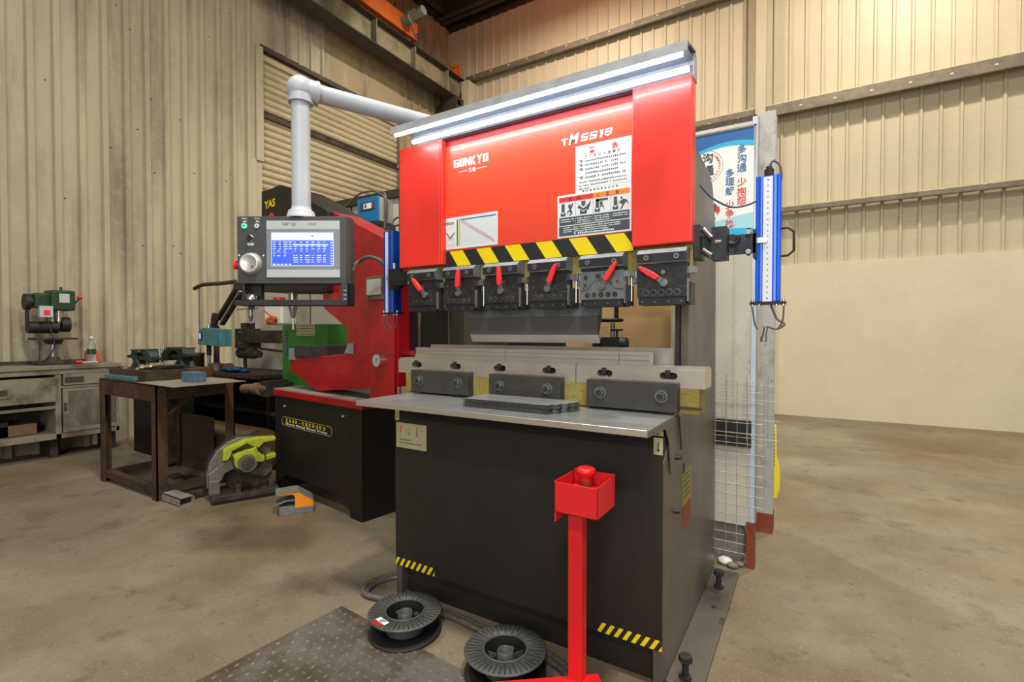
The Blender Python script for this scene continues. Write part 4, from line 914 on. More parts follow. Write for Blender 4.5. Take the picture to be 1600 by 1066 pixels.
mb = PM(mat('satin_dial', (.62, .60, .56), .38, .7), BLK); mb.lathe([(.052, 0), (.052, -.004), (.048, -.008), (.045, -.022), (.041, -.026), (.036, -.026), (.033, -.024), (.0001, -.024)], (-.200, 0, 1.568), 0, 44, 'y'); mb.cyl((-.184, -.024, 1.553), (-.184, -.027, 1.553), .004, 1, n=10)
mb.build('hand_wheel_knob', pen, 'bright metal pulse dial')
mb = PM(REDINK); mb.cyl((-.265, .025, 1.565), (-.278, .025, 1.565), .013, n=18); mb.cyl((-.278, .025, 1.565), (-.290, .025, 1.565), .020, n=22); mb.build('emergency_stop_button', pen, 'red emergency stop knob on the left side')
mb = PM(BLK); mb.box(-.275, .252, -.015, .085, 1.375, 1.381); mb.box(-.275, .252, -.018, -.012, 1.375, 1.400); mb.box(-.275, -.268, -.018, .085, 1.375, 1.41); mb.box(-.262, -.18, .05, .08, 1.381, 1.476); mb.box(-.245, -.23, -.0, .02, 1.381, 1.476); mb.build('tool_tray', pen, 'black tray below the console', bevel=.001)
mb = PM(CLAMPM, CHROME); mb.box(.222, .252, -.015, -.001, 1.375, 1.476, 0); mb.box(.246, .252, -.015, .08, 1.375, 1.476, 0)
for z in (1.400, 1.420, 1.440): mb.box(.232, .246, -.0162, -.015, z, z + .007, BEZELD)
mb.build('slotted_bracket', pen, 'slotted steel bracket')
mb = PM(PIPEW); mb.lathe([(.064, 1.786), (.064, 1.800), (.060, 1.802), (.060, 1.812), (.056, 1.822), (.044, 1.826), (.044, 1.842)], (.013, .05, 0), 0, 32); mb.build('collar', pen, 'pale collar on the console')
mb = PM(PIPEW); mb.cyl((.013, .05, 1.826), (.013, .05, 2.345), .042, n=32); mb.build('vertical_pipe', pen, 'pale grey vertical pipe')
# elbow and long arm in world space
E0 = Mp @ Vector((.013, .05, 2.395)); D = (at(652, 188, Z=2.395) - E0); D.z = 0; D.normalize()
mb = MB(PIPEW)
mb.ball(E0, .060, n=20); mb.cyl(E0 + Vector((0, 0, -.065)), E0, .052, n=32); mb.cyl(E0 + Vector((0, 0, -.068)), E0 + Vector((0, 0, -.058)), .056, n=32); mb.cyl(E0, E0 + D * .075, .052, n=32); mb.cyl(E0 + D * .068, E0 + D * .078, .055, n=32); mb.build('elbow', pen, 'rounded pipe elbow')
mb = MB(PIPEW); e1 = E0 + D * 1.02; mb.cyl(E0 + D * .05, e1, .042, n=32); mb.build('boom', pen, 'pale grey horizontal boom')
mb = MB(PIPEW); mb.ball(e1, .058, n=18); mb.cyl(e1, (e1.x, e1.y, 2.1), .045, n=28); mb.box(e1.x - .05, -1.70, e1.y - .05, e1.y + .05, 2.07, 2.11); mb.build('swivel_mount', pen)
# things on the tray
def pworld(x, y, z): return Mp @ Vector((x, y, z))
p = pworld(-.215, .03, 1.3825); mb = MB(CHROME); mb.lathe([(.0001, 0), (.026, 0), (.026, .046), (.0235, .046), (.0235, .003)], p, 0, 30); solo(mb, 'metal_cup', tuple(p), 'small shiny metal cup at the left end of the tray below the console', 'cup')
p = pworld(.045, .03, 1.381); mb = MB(EYELL, CAPRED); mb.M = Matrix.Translation(p) @ Matrix.Rotation(R(31), 4, 'Z'); mb.prism([(-.035, 0), (.03, 0), (.02, .012), (-.01, .02), (-.03, .01)], 'y', -.012, .012, 0); mb.box(-.06, -.02, -.01, .01, .004, .018, 1)
solo(mb, 'yellow_tape_measure', tuple(p), 'small yellow and red tool lying on the tray below the console', 'tool')
p = pworld(.155, .03, 1.381); mb = MB(BEZEL, INK); mb.M = Matrix.Translation(p) @ Matrix.Rotation(R(31), 4, 'Z'); mb.box(-.06, .06, -.012, .012, 0, .010, 0)
for k in range(9): mb.box(-.05 + k * .012, -.046 + k * .012, -.0125, .0125, .002, .0104, 1)
solo(mb, 'marked_steel_scale', tuple(p), 'grey ruler-like block at the right end of the tray below the console', 'ruler')
mb = MB(CABLE); mb.tube([tuple(pworld(.252, .05, 1.55)), W(556, 412, 2.0), W(574, 402, 2.05), W(592, 406, 2.05), W(600, 415, 2.06)], .011, smooth_n=8)
mb.build('conduit', pen, 'black conduit arching to the light curtain')

# ================================================================== red punching machine with black cabinet
FR = (-2.52, 2.24); FA = -7.8
pm = thing('punching_machine', 'crimson C-frame punching machine on a black cabinet, left of the press', 'punching machine', (-2.52, 2.24, 0), FA)
Mf = Matrix.Translation((FR[0], FR[1], 0)) @ Matrix.Rotation(R(FA), 4, 'Z')
def FM(*m):
    mb = MB(*m); mb.M = Mf; return mb
mb = FM(BLACKCAB)
mb.box(-1.20, 0, 0, .42, .13, .745); mb.box(-1.20, -1.10, 0, .42, 0, .13); mb.box(-.14, 0, 0, .42, 0, .13); mb.box(-1.2, 0, .38, .42, 0, .13); mb.prism([(-1.10, .13), (-1.10, .09), (-1.02, .13)], 'y', 0, .02); mb.prism([(-.14, .13), (-.14, .06), (-.26, .13)], 'y', 0, .02)
mb.box(-.13, -.125, -.002, 0, .02, .74)
cab = mb.build('cabinet', pm, 'black lower cabinet', bevel=.004)
mb = FM(DRED); mb.box(-1.21, .01, -.01, .43, .745, .793); mb.build('top_band', pm, 'red band under the top plate', bevel=.003)
mb = FM(SHEETPL); mb.box(-1.205, .005, -.005, .425, .793, .801); mb.build('top_plate', pm, 'dusty grey top plate')
for px_ in ((445, 635), (536, 651)):
    w = Mf.inverted() @ at_plane(*px_, FR, FA); mb = FM(CHROME); mb.cyl((w.x, 0, w.z), (w.x, -.006, w.z), .011, n=18); mb.cyl((w.x, -.006, w.z), (w.x, -.009, w.z), .006, n=14); mb.build('lock', cab, 'round chrome lock')
w0 = Mf.inverted() @ at_plane(441, 661, FR, FA); w1 = Mf.inverted() @ at_plane(519, 671, FR, FA)
x0, x1, zc = w0.x, w1.x, (w0.z + w1.z) / 2; r = .034
mb = FM(YEL, PAPER)
pts = [(x0 + r + r * math.cos(a), zc + r * math.sin(a)) for a in [PI / 2 + PI * k / 8 for k in range(9)]] + [(x1 - r + r * math.cos(a), zc + r * math.sin(a)) for a in [-PI / 2 + PI * k / 8 for k in range(9)]]
mb.tube([(p_[0], -.002, p_[1]) for p_ in pts + pts[:1]], .0014, CREAMB, n=5)
xw = (x1 - x0 - .13) / 12
random.seed(3)
for k in range(12):
    a = x0 + .062 + k * xw
    if k == 4: mb.rect(a + .01, a + xw - .02, zc + .006, zc + .010, -.002, 0); continue
    mb.rect(a, a + xw * .62, zc + .018, zc + .022, -.002, 0); mb.rect(a + xw * .1, a + xw * .52, zc + .008, zc + .012, -.002, 0); mb.rect(a, a + xw * .62, zc - .001, zc + .003, -.002, 0)
    c = a + xw * random.choice((.05, .25, .5)); mb.rect(c, c + .005, zc - .001, zc + .024, -.002, 0); mb.rect(a + xw * .28, a + xw * .36, zc - .001, zc + .022, -.002, 0)
mb.text('Sheet Metal Rivet Press', (x0 + .058, -.002, zc - .024), .024, PAPER, width=(x1 - x0 - .12), bold=.02)
mb.build('name_label', cab, 'yellow and white lettering in a rounded outline')
# C-frame
c0 = Mf @ Vector((0, .07, 0))
def fp(x, y): w = Mf.inverted() @ at_plane(x, y, (c0.x, c0.y), FA); return (w.x, w.z)
fr = [fp(*q) for q in ((520, 331), (601, 373), (622, 384), (622, 605), (495, 611), (453, 578), (453, 560), (500, 557), (541, 553), (541, 512), (506, 482), (504, 457), (520, 457))]
zb = .801
fr = [(x, max(z, zb)) for x, z in fr]
mb = FM(DRED); mb.prism(fr, 'y', .07, .30); mb.build('c_frame', pm, 'crimson C-shaped frame', bevel=.006)
mb = FM(DRED); mb.prism([fp(585, 414), fp(621, 392), (fp(621, 604)[0], .802), (fp(583, 604)[0], .802)], 'y', .045, .07); mb.box(fp(583, 1)[0] - .002, fp(621, 1)[0], .040, .045, fp(583, 552)[1], fp(583, 552)[1] + .004); mb.build('column_cover', pm, 'crimson column cover', bevel=.003)
mb = FM(BLACKCAB, DRED); xa = fp(622, 500)[0]; mb.box(xa, xa + .17, .16, .42, .802, 1.62, 0); mb.box(xa, xa + .17, .10, .42, fp(622, 555)[1], fp(622, 548)[1], DRED); mb.build('side_box', pm, 'black side box with a red ledge')
mb = FM(BLACKCAB); hd = [fp(*q) for q in ((418, 301), (430, 298), (446, 291), (455, 293), (520, 331), (520, 457), (418, 457))]; mb.prism(hd, 'y', .02, .34); hdo = mb.build('head_cover', pm, 'black head cover', bevel=.005)
u = fp(423, 331); v = fp(440, 331)
mb = FM(YEL, REDINK); mb.text('YAS', (u[0], .018, u[1] + .012), .085, 0, width=(v[0] - u[0]), bold=.03); q = fp(434, 342)
mb.lathe([(.022, 0), (.046, 0)], (q[0], .018, q[1] - .004), 1, 28, 'y'); mb.build('head_lettering', hdo, 'yellow letters above a red ring')
q = fp(452, 457); z1 = q[1]; z2 = fp(452, 480)[1]; z3 = fp(452, 497)[1]; z4 = fp(452, 515)[1]
mb = FM(BOLTM, CHROME); mb.cyl((q[0], .10, z1 + .01), (q[0], .10, z2), .036, 0, n=24); mb.cyl((q[0], .10, z2), (q[0], .10, z3), .036, 0, n=24, r2=.014); mb.cyl((q[0], .10, z3), (q[0], .10, z4), .007, 1, n=12); mb.build('punch_spindle', pm, 'steel punch spindle')
q0 = fp(453, 561); q1 = fp(500, 557); mb = FM(BEZELD, CHROME, DARKPL); mb.box(q0[0], q0[0] + .09, .06, .31, q0[1] - .005, q0[1] + .085, 0); mb.box(q0[0] + .09, q1[0], .06, .31, q1[1] - .012, q1[1] + .075, 2); mb.build('anvil_block', pm, 'grey steel anvil block')
q = fp(546, 548); mb = FM(BEZELD); mb.prism([(q[0] - .05, q[1] - .02), (q[0] + .06, q[1] - .02), (q[0] + .06, q[1] + .05), (q[0], q[1] + .05)], 'y', .06, .065); mb.build('corner_bracket', pm)
q = fp(580, 434); r_ = fp(606, 468); mb = FM(CARD, BEZEL); mb.box(q[0], r_[0], .028, .045, r_[1], q[1], 0); mb.box(q[0] + .015, r_[0] - .01, .022, .028, r_[1] + .03, q[1] - .02, 1); mb.build('inspection_cover', pm, 'brownish framed cover plate', bevel=.003)
q = fp(598, 563); mb = FM(CHROME, WHITE, INK); mb.cyl((q[0], .045, q[1]), (q[0], .02, q[1]), .042, 0, n=30); mb.cyl((q[0], .02, q[1]), (q[0], .018, q[1]), .035, BEZEL, n=30); mb.bar((q[0], .016, q[1]), (q[0] + .02, .016, q[1] + .015), .003, .003, 2); mb.build('pressure_gauge', pm, 'round steel pressure gauge')
q0 = fp(636, 540)
# dark recess box between the punching machine and the press
# orange foot pedal
fpd = thing('foot_pedal', 'orange and grey foot pedal switch on the floor in front of the black cabinet', 'foot pedal', (-3.07, 2.09, 0), 0)
A = at(436, 808, Z=0); B = at(490, 800, Z=0); dirx = (B - A); ang = math.atan2(dirx.y, dirx.x); Lp = dirx.length
Md = Matrix.Translation((A.x, A.y, 0)) @ Matrix.Rotation(ang, 4, 'Z')
mb = MB(PEDG); mb.M = Md; mb.box(0, Lp, 0, .13, 0, .045); mb.prism([(0, .045), (.12, .045), (.12, .052), (.02, .060), (0, .056)], 'y', .005, .125); mb.build('base', fpd, 'grey cast base', bevel=.004)
mb = MB(ORANGE); mb.M = Md; mb.prism([(.10, .045), (Lp, .045), (Lp, .085), (.12, .155), (-.01, .150), (-.01, .142), (.085, .142), (.10, .12)], 'y', 0, .008); mb.prism([(.10, .045), (Lp, .045), (Lp, .085), (.12, .155), (-.01, .150), (-.01, .142), (.085, .142), (.10, .12)], 'y', .128, .136); mb.box(Lp - .01, Lp, 0, .13, .045, .085); mb.build('guard', fpd, 'orange side guard', bevel=.001)
mb = MB(PEDG); mb.M = Md; mb.prism([(-.02, .150), (.12, .155), (Lp, .087), (Lp, .093), (.12, .162), (-.02, .156)], 'y', -.004, .140); mb.build('cover', fpd, 'grey cover plate', bevel=.001)
mb = MB(CLAMPL); mb.M = Md; mb.prism([(-.01, .072), (.05, .090), (.11, .092), (.11, .102), (.04, .100), (-.02, .082)], 'y', .012, .118); mb.build('treadle', fpd, 'grey treadle', bevel=.003)

# ================================================================== chop saw
SA = 66; S0 = at(330, 792, Z=0)
saw = thing('chop_saw', 'dusty lime-yellow abrasive chop saw on the floor beside the black cabinet', 'saw', (S0.x, S0.y, 0), SA)
Ms = Matrix.Translation((S0.x, S0.y, 0)) @ Matrix.Rotation(R(SA), 4, 'Z')
def SM(*m):
    mb = MB(*m); mb.M = Ms; return mb
mb = SM(GRIME); mb.box(0, .45, 0, .27, .022, .062); mb.box(.01, .44, .012, .258, 0, .022, RUBBER); mb.build('base', saw, 'dark dusty base plate', bevel=.004)
sp = Ms @ Vector((0, .05, 0))
def s2(x, y, off=.05): o = Ms @ Vector((0, off, 0)); w = Ms.inverted() @ at_plane(x, y, (o.x, o.y), SA); return (w.x, w.z)
gpts = [s2(*q, .14) for q in ((323, 765), (322, 745), (327, 725), (338, 706), (355, 692), (372, 684), (395, 683), (412, 690), (424, 702), (427, 735), (415, 745), (395, 742), (380, 728), (352, 735), (342, 752), (340, 765))]
mb = SM(ALU); mb.prism(gpts, 'y', .14, .205); mb.build('blade_guard', saw, 'grey blade guard', bevel=.008)
ctr = s2(388, 735, .16); mb = SM(GRIME); mb.cyl((ctr[0], .165, ctr[1]), (ctr[0], .172, ctr[1]), .17, n=48); mb.build('cutting_disc', saw, 'dark cutting disc')
mb = SM(ALU); mb.prism([s2(*q, .09) for q in ((325, 742), (346, 726), (366, 716), (371, 731), (352, 740), (343, 757), (328, 762))], 'y', .09, .14); mb.box(*[s2(326, 760, .09)[0], s2(344, 760, .09)[0]], .07, .17, .06, s2(326, 752, .09)[1]); mb.build('pivot_arm', saw, 'cast pivot arm', bevel=.006)
mb = SM(LIME)
mb.prism([s2(*q, .06) for q in ((349, 706), (358, 699), (362, 700), (363, 709), (357, 720), (348, 721))], 'y', .06, .15)
mb.prism([s2(*q, .06) for q in ((358, 699), (380, 689), (405, 684), (431, 683), (431, 688), (412, 692), (405, 700), (398, 699), (386, 693), (370, 702), (362, 706))], 'y', .06, .14)
mb.prism([s2(*q, .06) for q in ((362, 712), (372, 708), (392, 702), (400, 698), (404, 706), (412, 713), (431, 708), (431, 714), (408, 722), (398, 722), (388, 712), (372, 722), (366, 718))], 'y', .05, .14)
mb.build('handle_body', saw, 'lime-yellow handle body', bevel=.006)
c1 = s2(386, 723, .02); mb = SM(LIME); mb.cyl((c1[0] - .02, .08, c1[1] + .01), (c1[0] - .02, .03, c1[1] + .01), .062, n=28); mb.build('motor_housing', saw, 'lime motor housing')
mb = SM(MILK, GRIME); mb.cyl((c1[0], .05, c1[1]), (c1[0], -.03, c1[1]), .060, ALU, n=30); mb.cyl((c1[0], -.03, c1[1]), (c1[0], -.034, c1[1]), .044, 1, n=26)
for k in range(6): mb.box(c1[0] - .04, c1[0] + .04, -.037, -.034, c1[1] - .034 + k * .013, c1[1] - .030 + k * .013, ALU)
mb.build('motor_cap', saw, 'grey vented motor cap')
mb = SM(GRIME); mb.box(.16, .19, .02, .05, .06, .13); mb.box(.38, .41, .02, .12, .06, .12); mb.cyl((.18, .02, .10), (.18, .20, .10), .012, n=10); mb.build('vice_clamp', saw)
mb = SM(RUBBER); mb.tube([(c1[0] - .09, .04, c1[1] + .10), (c1[0] - .10, .02, c1[1] + .03), (c1[0] - .06, .0, c1[1] - .05), (c1[0] + .03, -.01, c1[1] - .075), (c1[0] + .11, -.01, c1[1] - .03), (c1[0] + .12, 0, c1[1] + .06)], .006, smooth_n=6)
mb.tube([s2(322, 765, .21), s2(320, 745, .21), s2(328, 718, .21), s2(345, 697, .21), s2(370, 683, .21)] and [(q[0], .21, q[1]) for q in (s2(323, 770, .21), s2(320, 748, .21), s2(327, 718, .21), s2(345, 695, .21), s2(372, 681, .21), s2(400, 682, .21))], .006, smooth_n=5); mb.build('power_cord', saw)

# ================================================================== rusty work table
tb = thing('steel_work_table', 'low rusty angle-iron work table with open frame, left of the saw', 'table', (-4.6, 1.95, 0))
mb = MB(RUST)
mb.box(-5.11, -4.13, 1.735, 1.745, .735, .862); mb.box(-5.11, -4.13, 2.30, 2.31, .775, .862); mb.box(-5.11, -5.10, 1.735, 2.31, .775, .862); mb.box(-4.14, -4.13, 1.735, 2.31, .745, .862)
mb.bar((-4.145, 1.80, .62), (-4.145, 2.0, .76), .03, .012)
mb.box(-5.11, -4.13, 1.735, 2.31, .852, .865); mb.build('top_frame', tb, 'rusty top frame', bevel=.002)
for (x, y, sx, sy) in ((-5.11, 1.735, 1, 1), (-4.13, 1.735, -1, 1), (-5.11, 2.31, 1, -1), (-4.13, 2.31, -1, -1)):
    x -= sx * .003; y -= sy * .003; mb = MB(RUST); mb.box(x, x + sx * .075, y, y + sy * .012, 0, .851); mb.box(x, x + sx * .012, y, y + sy * .075, 0, .851); mb.build('leg', tb, bevel=.001)
mb = MB(RUST); mb.box(-5.10, -4.14, 1.745, 1.80, .035, .09); mb.box(-4.20, -4.14, 1.80, 2.30, .04, .09); mb.box(-5.10, -5.05, 1.8, 2.3, .035, .09); mb.build('lower_rail', tb)
t = thing('square_steel_tube', 'dusty open-ended square steel tube on the floor at the table foot', 'tube', (-4.0, 1.81, 0))
mb = MB(SHEETPL, GRIME)
for (z0, z1, y0, y1) in ((0, .005, 1.76, 1.86), (.055, .06, 1.76, 1.86), (0, .06, 1.76, 1.765), (0, .06, 1.855, 1.86)): mb.box(-4.12, -3.86, y0, y1, z0, z1)
mb.box(-4.12, -3.90, 1.765, 1.855, .005, .055, 1); mb.build('tube_body', t)
mb = MB(RUST); mb.box(-4.00, -3.95, 1.87, 2.06, 0, .055); solo(mb, 'steel_offcut', (-3.97, 1.97, 0), 'short rusty steel offcut on the floor behind the open square tube', 'offcut', bevel=.002)
mb = MB(SHEETPL); mb.raw(*(lambda: ([(x, y, z) for z in (.866, .870) for x, y in ((-4.40, 1.72), (-3.80, 1.70), (-3.80, 2.22), (-4.36, 2.24))], [(3, 2, 1, 0), (4, 5, 6, 7), (0, 1, 5, 4), (1, 2, 6, 5), (2, 3, 7, 6), (3, 0, 4, 7)]))())
solo(mb, 'steel_sheet', (-4.1, 1.97, .866), 'pale dusty steel sheet overhanging the right end of the rusty table', 'sheet')
mb = MB(BLUEST); mb.box(-4.18, -3.99, 1.93, 2.02, .870, .945); solo(mb, 'steel_block', (-4.08, 1.97, .87), 'blue-grey steel block resting on the pale sheet', 'block', bevel=.003)
# slab and things on it
mb = MB(RUST, TEAL); mb.box(-5.09, -4.42, 1.79, 2.28, .866, .95); mb.box(-5.10, -4.55, 1.76, 1.79, .866, .90, TEAL)
solo(mb, 'machine_bed', (-4.75, 2.0, .866), 'rusty slotted machine bed lying on the left part of the table', 'machine bed', bevel=.004)
def vise(x, y, z, s, rz, label, m=DGREEN, m2=GRIME):
    t = thing('bench_vise', label, 'vise', (x, y, z), rz)
    M = Matrix.Translation((x, y, z)) @ Matrix.Rotation(R(rz), 4, 'Z') @ Matrix.Diagonal((s, s, s, 1))
    def V(*m_):
        mb = MB(*m_); mb.M = M; return mb
    mb = V(m); mb.prism([(-.07, 0), (.07, 0), (.05, .018), (.03, .045), (.045, .07), (.11, .072), (.115, .088), (.06, .098), (.045, .125), (-.03, .128), (-.04, .112), (-.012, .095), (-.015, .06), (-.05, .02)], 'y', -.04, .04); mb.build('fixed_jaw', t, bevel=.005)
    mb = V(m); mb.box(-.19, .02, -.028, .028, .055, .085); mb.prism([(-.205, .04), (-.13, .045), (-.12, .080), (-.075, .112), (-.072, .128), (-.13, .131), (-.175, .118), (-.205, .085)], 'y', -.04, .04); mb.build('moving_jaw', t, bevel=.005)
    mb = V(m2); mb.box(-.025, .045, -.05, .05, .124, .134); mb.build('jaw_plate', t); mb = V(m2); mb.box(-.13, -.072, -.05, .05, .127, .137); mb.build('jaw_plate', t)
    mb = V(m2); mb.cyl((-.25, 0, .07), (-.15, 0, .07), .012, n=12); mb.cyl((-.245, 0, .0), (-.245, 0, .15), .005, CHROME, n=8); mb.build('screw', t)
    return t
vise(-4.62, 2.16, .951, 1.25, 5, 'old dark green bench vise with open jaws on the machine bed', DTEAL)
vise(-4.90, 1.95, .951, 1.15, 185, 'smaller teal-green bench vise at the left end of the machine bed', DTEAL)
mb = MB(FOIL)
random.seed(5)
for k in range(7): mb.ball((-4.60 + random.uniform(-.05, .05), 1.86 + random.uniform(-.03, .03), .965 + random.uniform(0, .012)), .022, n=5, sc=(1.5, 1, .7))
solo(mb, 'crumpled_foil', (-4.60, 1.86, .951), 'crumpled shiny foil on the machine bed between the vise and the trays', 'foil')
for i in range(3):
    mb = MB(DARKPL); x = -4.52 + .01 * i; mb.box(x - .07, x + .07, 1.88 + .02 * i, 2.06 + .02 * i, .952 + .011 * i, .960 + .011 * i)
    solo(mb, 'dark_plate', (x, 1.97, .952 + .011 * i), ['lowest dark flat plate of three piled on the machine bed', 'middle dark flat plate of the pile on the machine bed', 'topmost dark flat plate of the pile on the machine bed'][i], 'plate', 'dark plates on the machine bed')
random.seed(9)
for i in range(4):
    x = -4.95 + .10 * i; mb = MB(ALU if i % 2 else RUST); mb.prism([(-.03, 0), (.03, .0), (.02, .012), (-.02, .014)], 'y', -.02, .02, T=Matrix.Translation((x, 1.83, .951)) @ Matrix.Rotation(i, 4, 'Z'))
    solo(mb, 'metal_offcut', (x, 1.83, .951), ['rust-coloured metal offcut at the front left edge of the machine bed', 'grey metal offcut on the front edge of the machine bed, second from left', 'rust-coloured offcut on the front edge of the machine bed, third from left', 'grey offcut on the front edge of the machine bed, nearest the plates'][i], 'offcut')

# dark steel cabinet behind the table with clutter
bc = thing('dark_steel_cabinet', 'dark grimy steel bench behind the rusty table, in shadow', 'bench', (-5.2, 3.1, 0))
mb = MB(GRIME); mb.box(-6.3, -4.48, 2.75, 3.30, .80, .84); mb.build('top', bc, bevel=.003)
mb = MB(BLACKCAB); mb.box(-6.3, -4.48, 3.24, 3.28, .05, .80); mb.box(-6.3, -6.26, 2.78, 3.28, 0, .8); mb.box(-4.52, -4.48, 2.84, 3.28, 0, .8); mb.box(-6.3, -4.48, 2.95, 3.28, .42, .46); mb.build('body', bc)
TX = at(301, 570, Y=2.9).x
t = thing('paint_tin', 'rusty round tin with a lid rim standing on the dark bench', 'tin', (TX, 2.9, .841))
mb = MB(RUST); mb.lathe([(.0001, 0), (.115, 0), (.115, .15), (.122, .155), (.122, .175), (.11, .175), (.11, .03)], (TX, 2.9, .841), 0, 36); mb.build('can', t)
mb = MB(BEZELD); mb.cyl((TX + .02, 2.787, .985), (TX + .02, 2.782, .985), .012, n=12); mb.build('rivet', t)
mb = MB(TARP)
random.seed(11)
RX = at(372, 575, Y=2.9).x
for k in range(8): mb.ball((RX - .13 + .04 * k, 2.86 + random.uniform(-.05, .05), .86 + random.uniform(0, .02)), .05, n=6, sc=(1.3, 1.1, .45))
solo(mb, 'blue_rag', (RX, 2.86, .841), 'crumpled dark blue rag heaped on the dark bench', 'rag')
for i, (x, m_, l_) in enumerate([(-6.2, GRIME, 'dark oily casting at the left end of the dark bench'), (at(338, 570, Y=2.9).x, ALU, 'grey casting on the dark bench, right of the drill column'), (at(352, 575, Y=2.9).x + .04, RUST, 'rust-coloured casting on the dark bench beside the blue rag')]):
    mb = MB(m_); mb.prism([(-.07, 0), (.07, 0), (.05, .05), (.01, .075), (-.05, .06)], 'y', -.05, .05, T=Matrix.Translation((x, 2.9, .841))); mb.cyl((x - .03, 2.84, .90), (x - .03, 2.96, .90), .022, n=14)
    solo(mb, 'casting', (x, 2.9, .841), l_, 'casting', bevel=.003)
mb = MB(WOODD); mb.box(-5.09, -4.50, 2.326, 2.340, 0, .50); solo(mb, 'brown_board', (-4.8, 2.333, 0), 'dark brown board standing on edge behind the left part of the rusty table', 'board')
mb = MB(BLACKCAB); mb.box(-6.12, -5.62, 2.36, 2.72, 0, .62); mb.box(-6.14, -5.60, 2.34, 2.74, .62, .65, GRIME); solo(mb, 'black_bin', (-5.87, 2.5, 0), 'black bin on the floor between the wooden bench and the rusty table', 'bin', bevel=.005)
# big drum lying behind
t0 = at(268, 684, Z=.17); t1 = at(402, 652, Z=.20)
mb = MB(CARD); mb = MB(DRUMM); a_ = Vector((-5.5, 2.555, .20)); b2 = Vector((-4.16, 2.555, .20)); mb.cyl(a_, b2, .20, n=56)
solo(mb, 'steel_drum', (-4.8, 2.6, 0), 'big brown cylinder lying on the floor behind the rusty table', 'drum')
for i in range(4):
    mb = MB(WOODD if i < 3 else SHEETPL); x = -4.85 + .17 * i; mb.prism([(-.07, 0), (.06, 0), (.07, .018), (-.05, .025)], 'y', -.04, .04, T=Matrix.Translation((x, 2.06 + .05 * i, .0)) @ Matrix.Rotation(.25 * i - .3, 4, 'Z'))
    solo(mb, 'scrap_piece', (x, 2.06 + .05 * i, 0), ['flat dark scrap strip on the floor under the table, leftmost', 'flat dark scrap strip on the floor under the table, second from left', 'flat dark scrap strip under the table, third from left', 'pale flat scrap piece on the floor under the table beside the saw'][i], 'scrap')
q = Vector((at(268, 630, Y=3.0).x, 3.0, .461))
t = thing('spray_bottle', 'small blue bottle on the shelf of the dark bench, seen past the front table leg', 'bottle', tuple(q)); mb = MB(CYANI); mb.lathe([(.0001, 0), (.036, 0), (.036, .075), (.016, .095), (.016, .12), (.0001, .12)], tuple(q), 0, 20); mb.build('body', t); mb = MB(REDINK); mb.box(q.x - .01, q.x + .03, q.y - .040, q.y - .032, q.z + .010, q.z + .04); mb.build('label', t)

# ================================================================== green spot welder
wd = thing('spot_welder', 'tall green spot welding machine with dark arms, behind the black cabinet', 'welder', (-3.8, 3.0, 0))
GX0, GX1, GY0, GY1, GZ = -4.325, -3.69, 2.90, 3.30, 1.325
mb = MB(GREENM); mb.box(GX0, GX1, GY0, GY1, .02, GZ); mb.box(GX0 - .02, GX1 + .02, GY0 - .02, GY1 + .02, 0, .05); mb.build('body', wd, 'green machine body', bevel=.008)
mb = MB(MATS['green_machine_paint']); mb.box(GX0 - .03, GX0, GY0 + .0, GY0 + .06, .3, GZ - .01); mb.box(GX0 - .03, GX0, GY1 - .06, GY1, .3, GZ - .01); mb.build('front_rib', wd, bevel=.003)
mb = MB(PAPER, REDINK, INK); q0 = at(463, 507, Y=GY0 - .002); q1 = at(492, 525, Y=GY0 - .002); mb.box(q0.x, q1.x, GY0 - .004, GY0, q1.z, q0.z, CREAMB)
for k in range(4): mb.rect(q0.x + .01, q0.x + .03, q1.z + .012 + k * .025, q1.z + .022 + k * .025, GY0 - .005, 1); mb.dashes(q0.x + .04, q1.x - .01, q1.z + .012 + k * .025, .009, GY0 - .005, 2)
mb.build('instruction_plate', wd, 'cream instruction plate')
mb = MB(SLATE, PAPER); q0 = at(434, 514, X=GX0 - .031); q1 = at(443, 562, X=GX0 - .031); mb.box(GX0 + .01, GX0 + .055, GY0 - .004, GY0, 1.03, 1.27, 0)
for k in range(7): mb.dashes(GX0 + .02, GX0 + .045, 1.05 + k * .03, .012, GY0 - .005, BEZELD)
mb.build('name_strip', wd, 'dark name strip')
mb = MB(GRIME); mb.box(GX0 - .10, GX0, GY0 + .08, GY1 - .06, .82, 1.28); mb.build('arm_mount', wd, 'black arm mounting block', bevel=.004)
mb = MB(PAPER, INK); mb.box(GX0 - .085, GX0 - .02, GY0 + .075, GY0 + .08, .95, 1.07, 0); [mb.dashes(GX0 - .078, GX0 - .027, .965 + k * .022, .009, GY0 + .074, 1) for k in range(4)]; mb.build('rating_plate', wd, 'white rating plate')
mb = MB(GRIME); mb.box(-5.12, GX0 - .05, GY0 + .10, GY0 + .22, 1.14, 1.27); mb.build('upper_arm', wd, 'dark upper arm', bevel=.003)
mb = MB(GRIME); mb.box(-5.27, -5.12, GY0 + .06, GY0 + .26, 1.08, 1.29); mb.box(-5.23, -5.16, GY0 + .10, GY0 + .22, 1.29, 1.35)
for z in (1.13, 1.25): mb.cyl((-5.16, GY0 + .06, z), (-5.16, GY0 + .045, z), .012, BOLTM, n=6, smooth=False)
mb.build('electrode_head', wd, 'dark electrode head', bevel=.003)
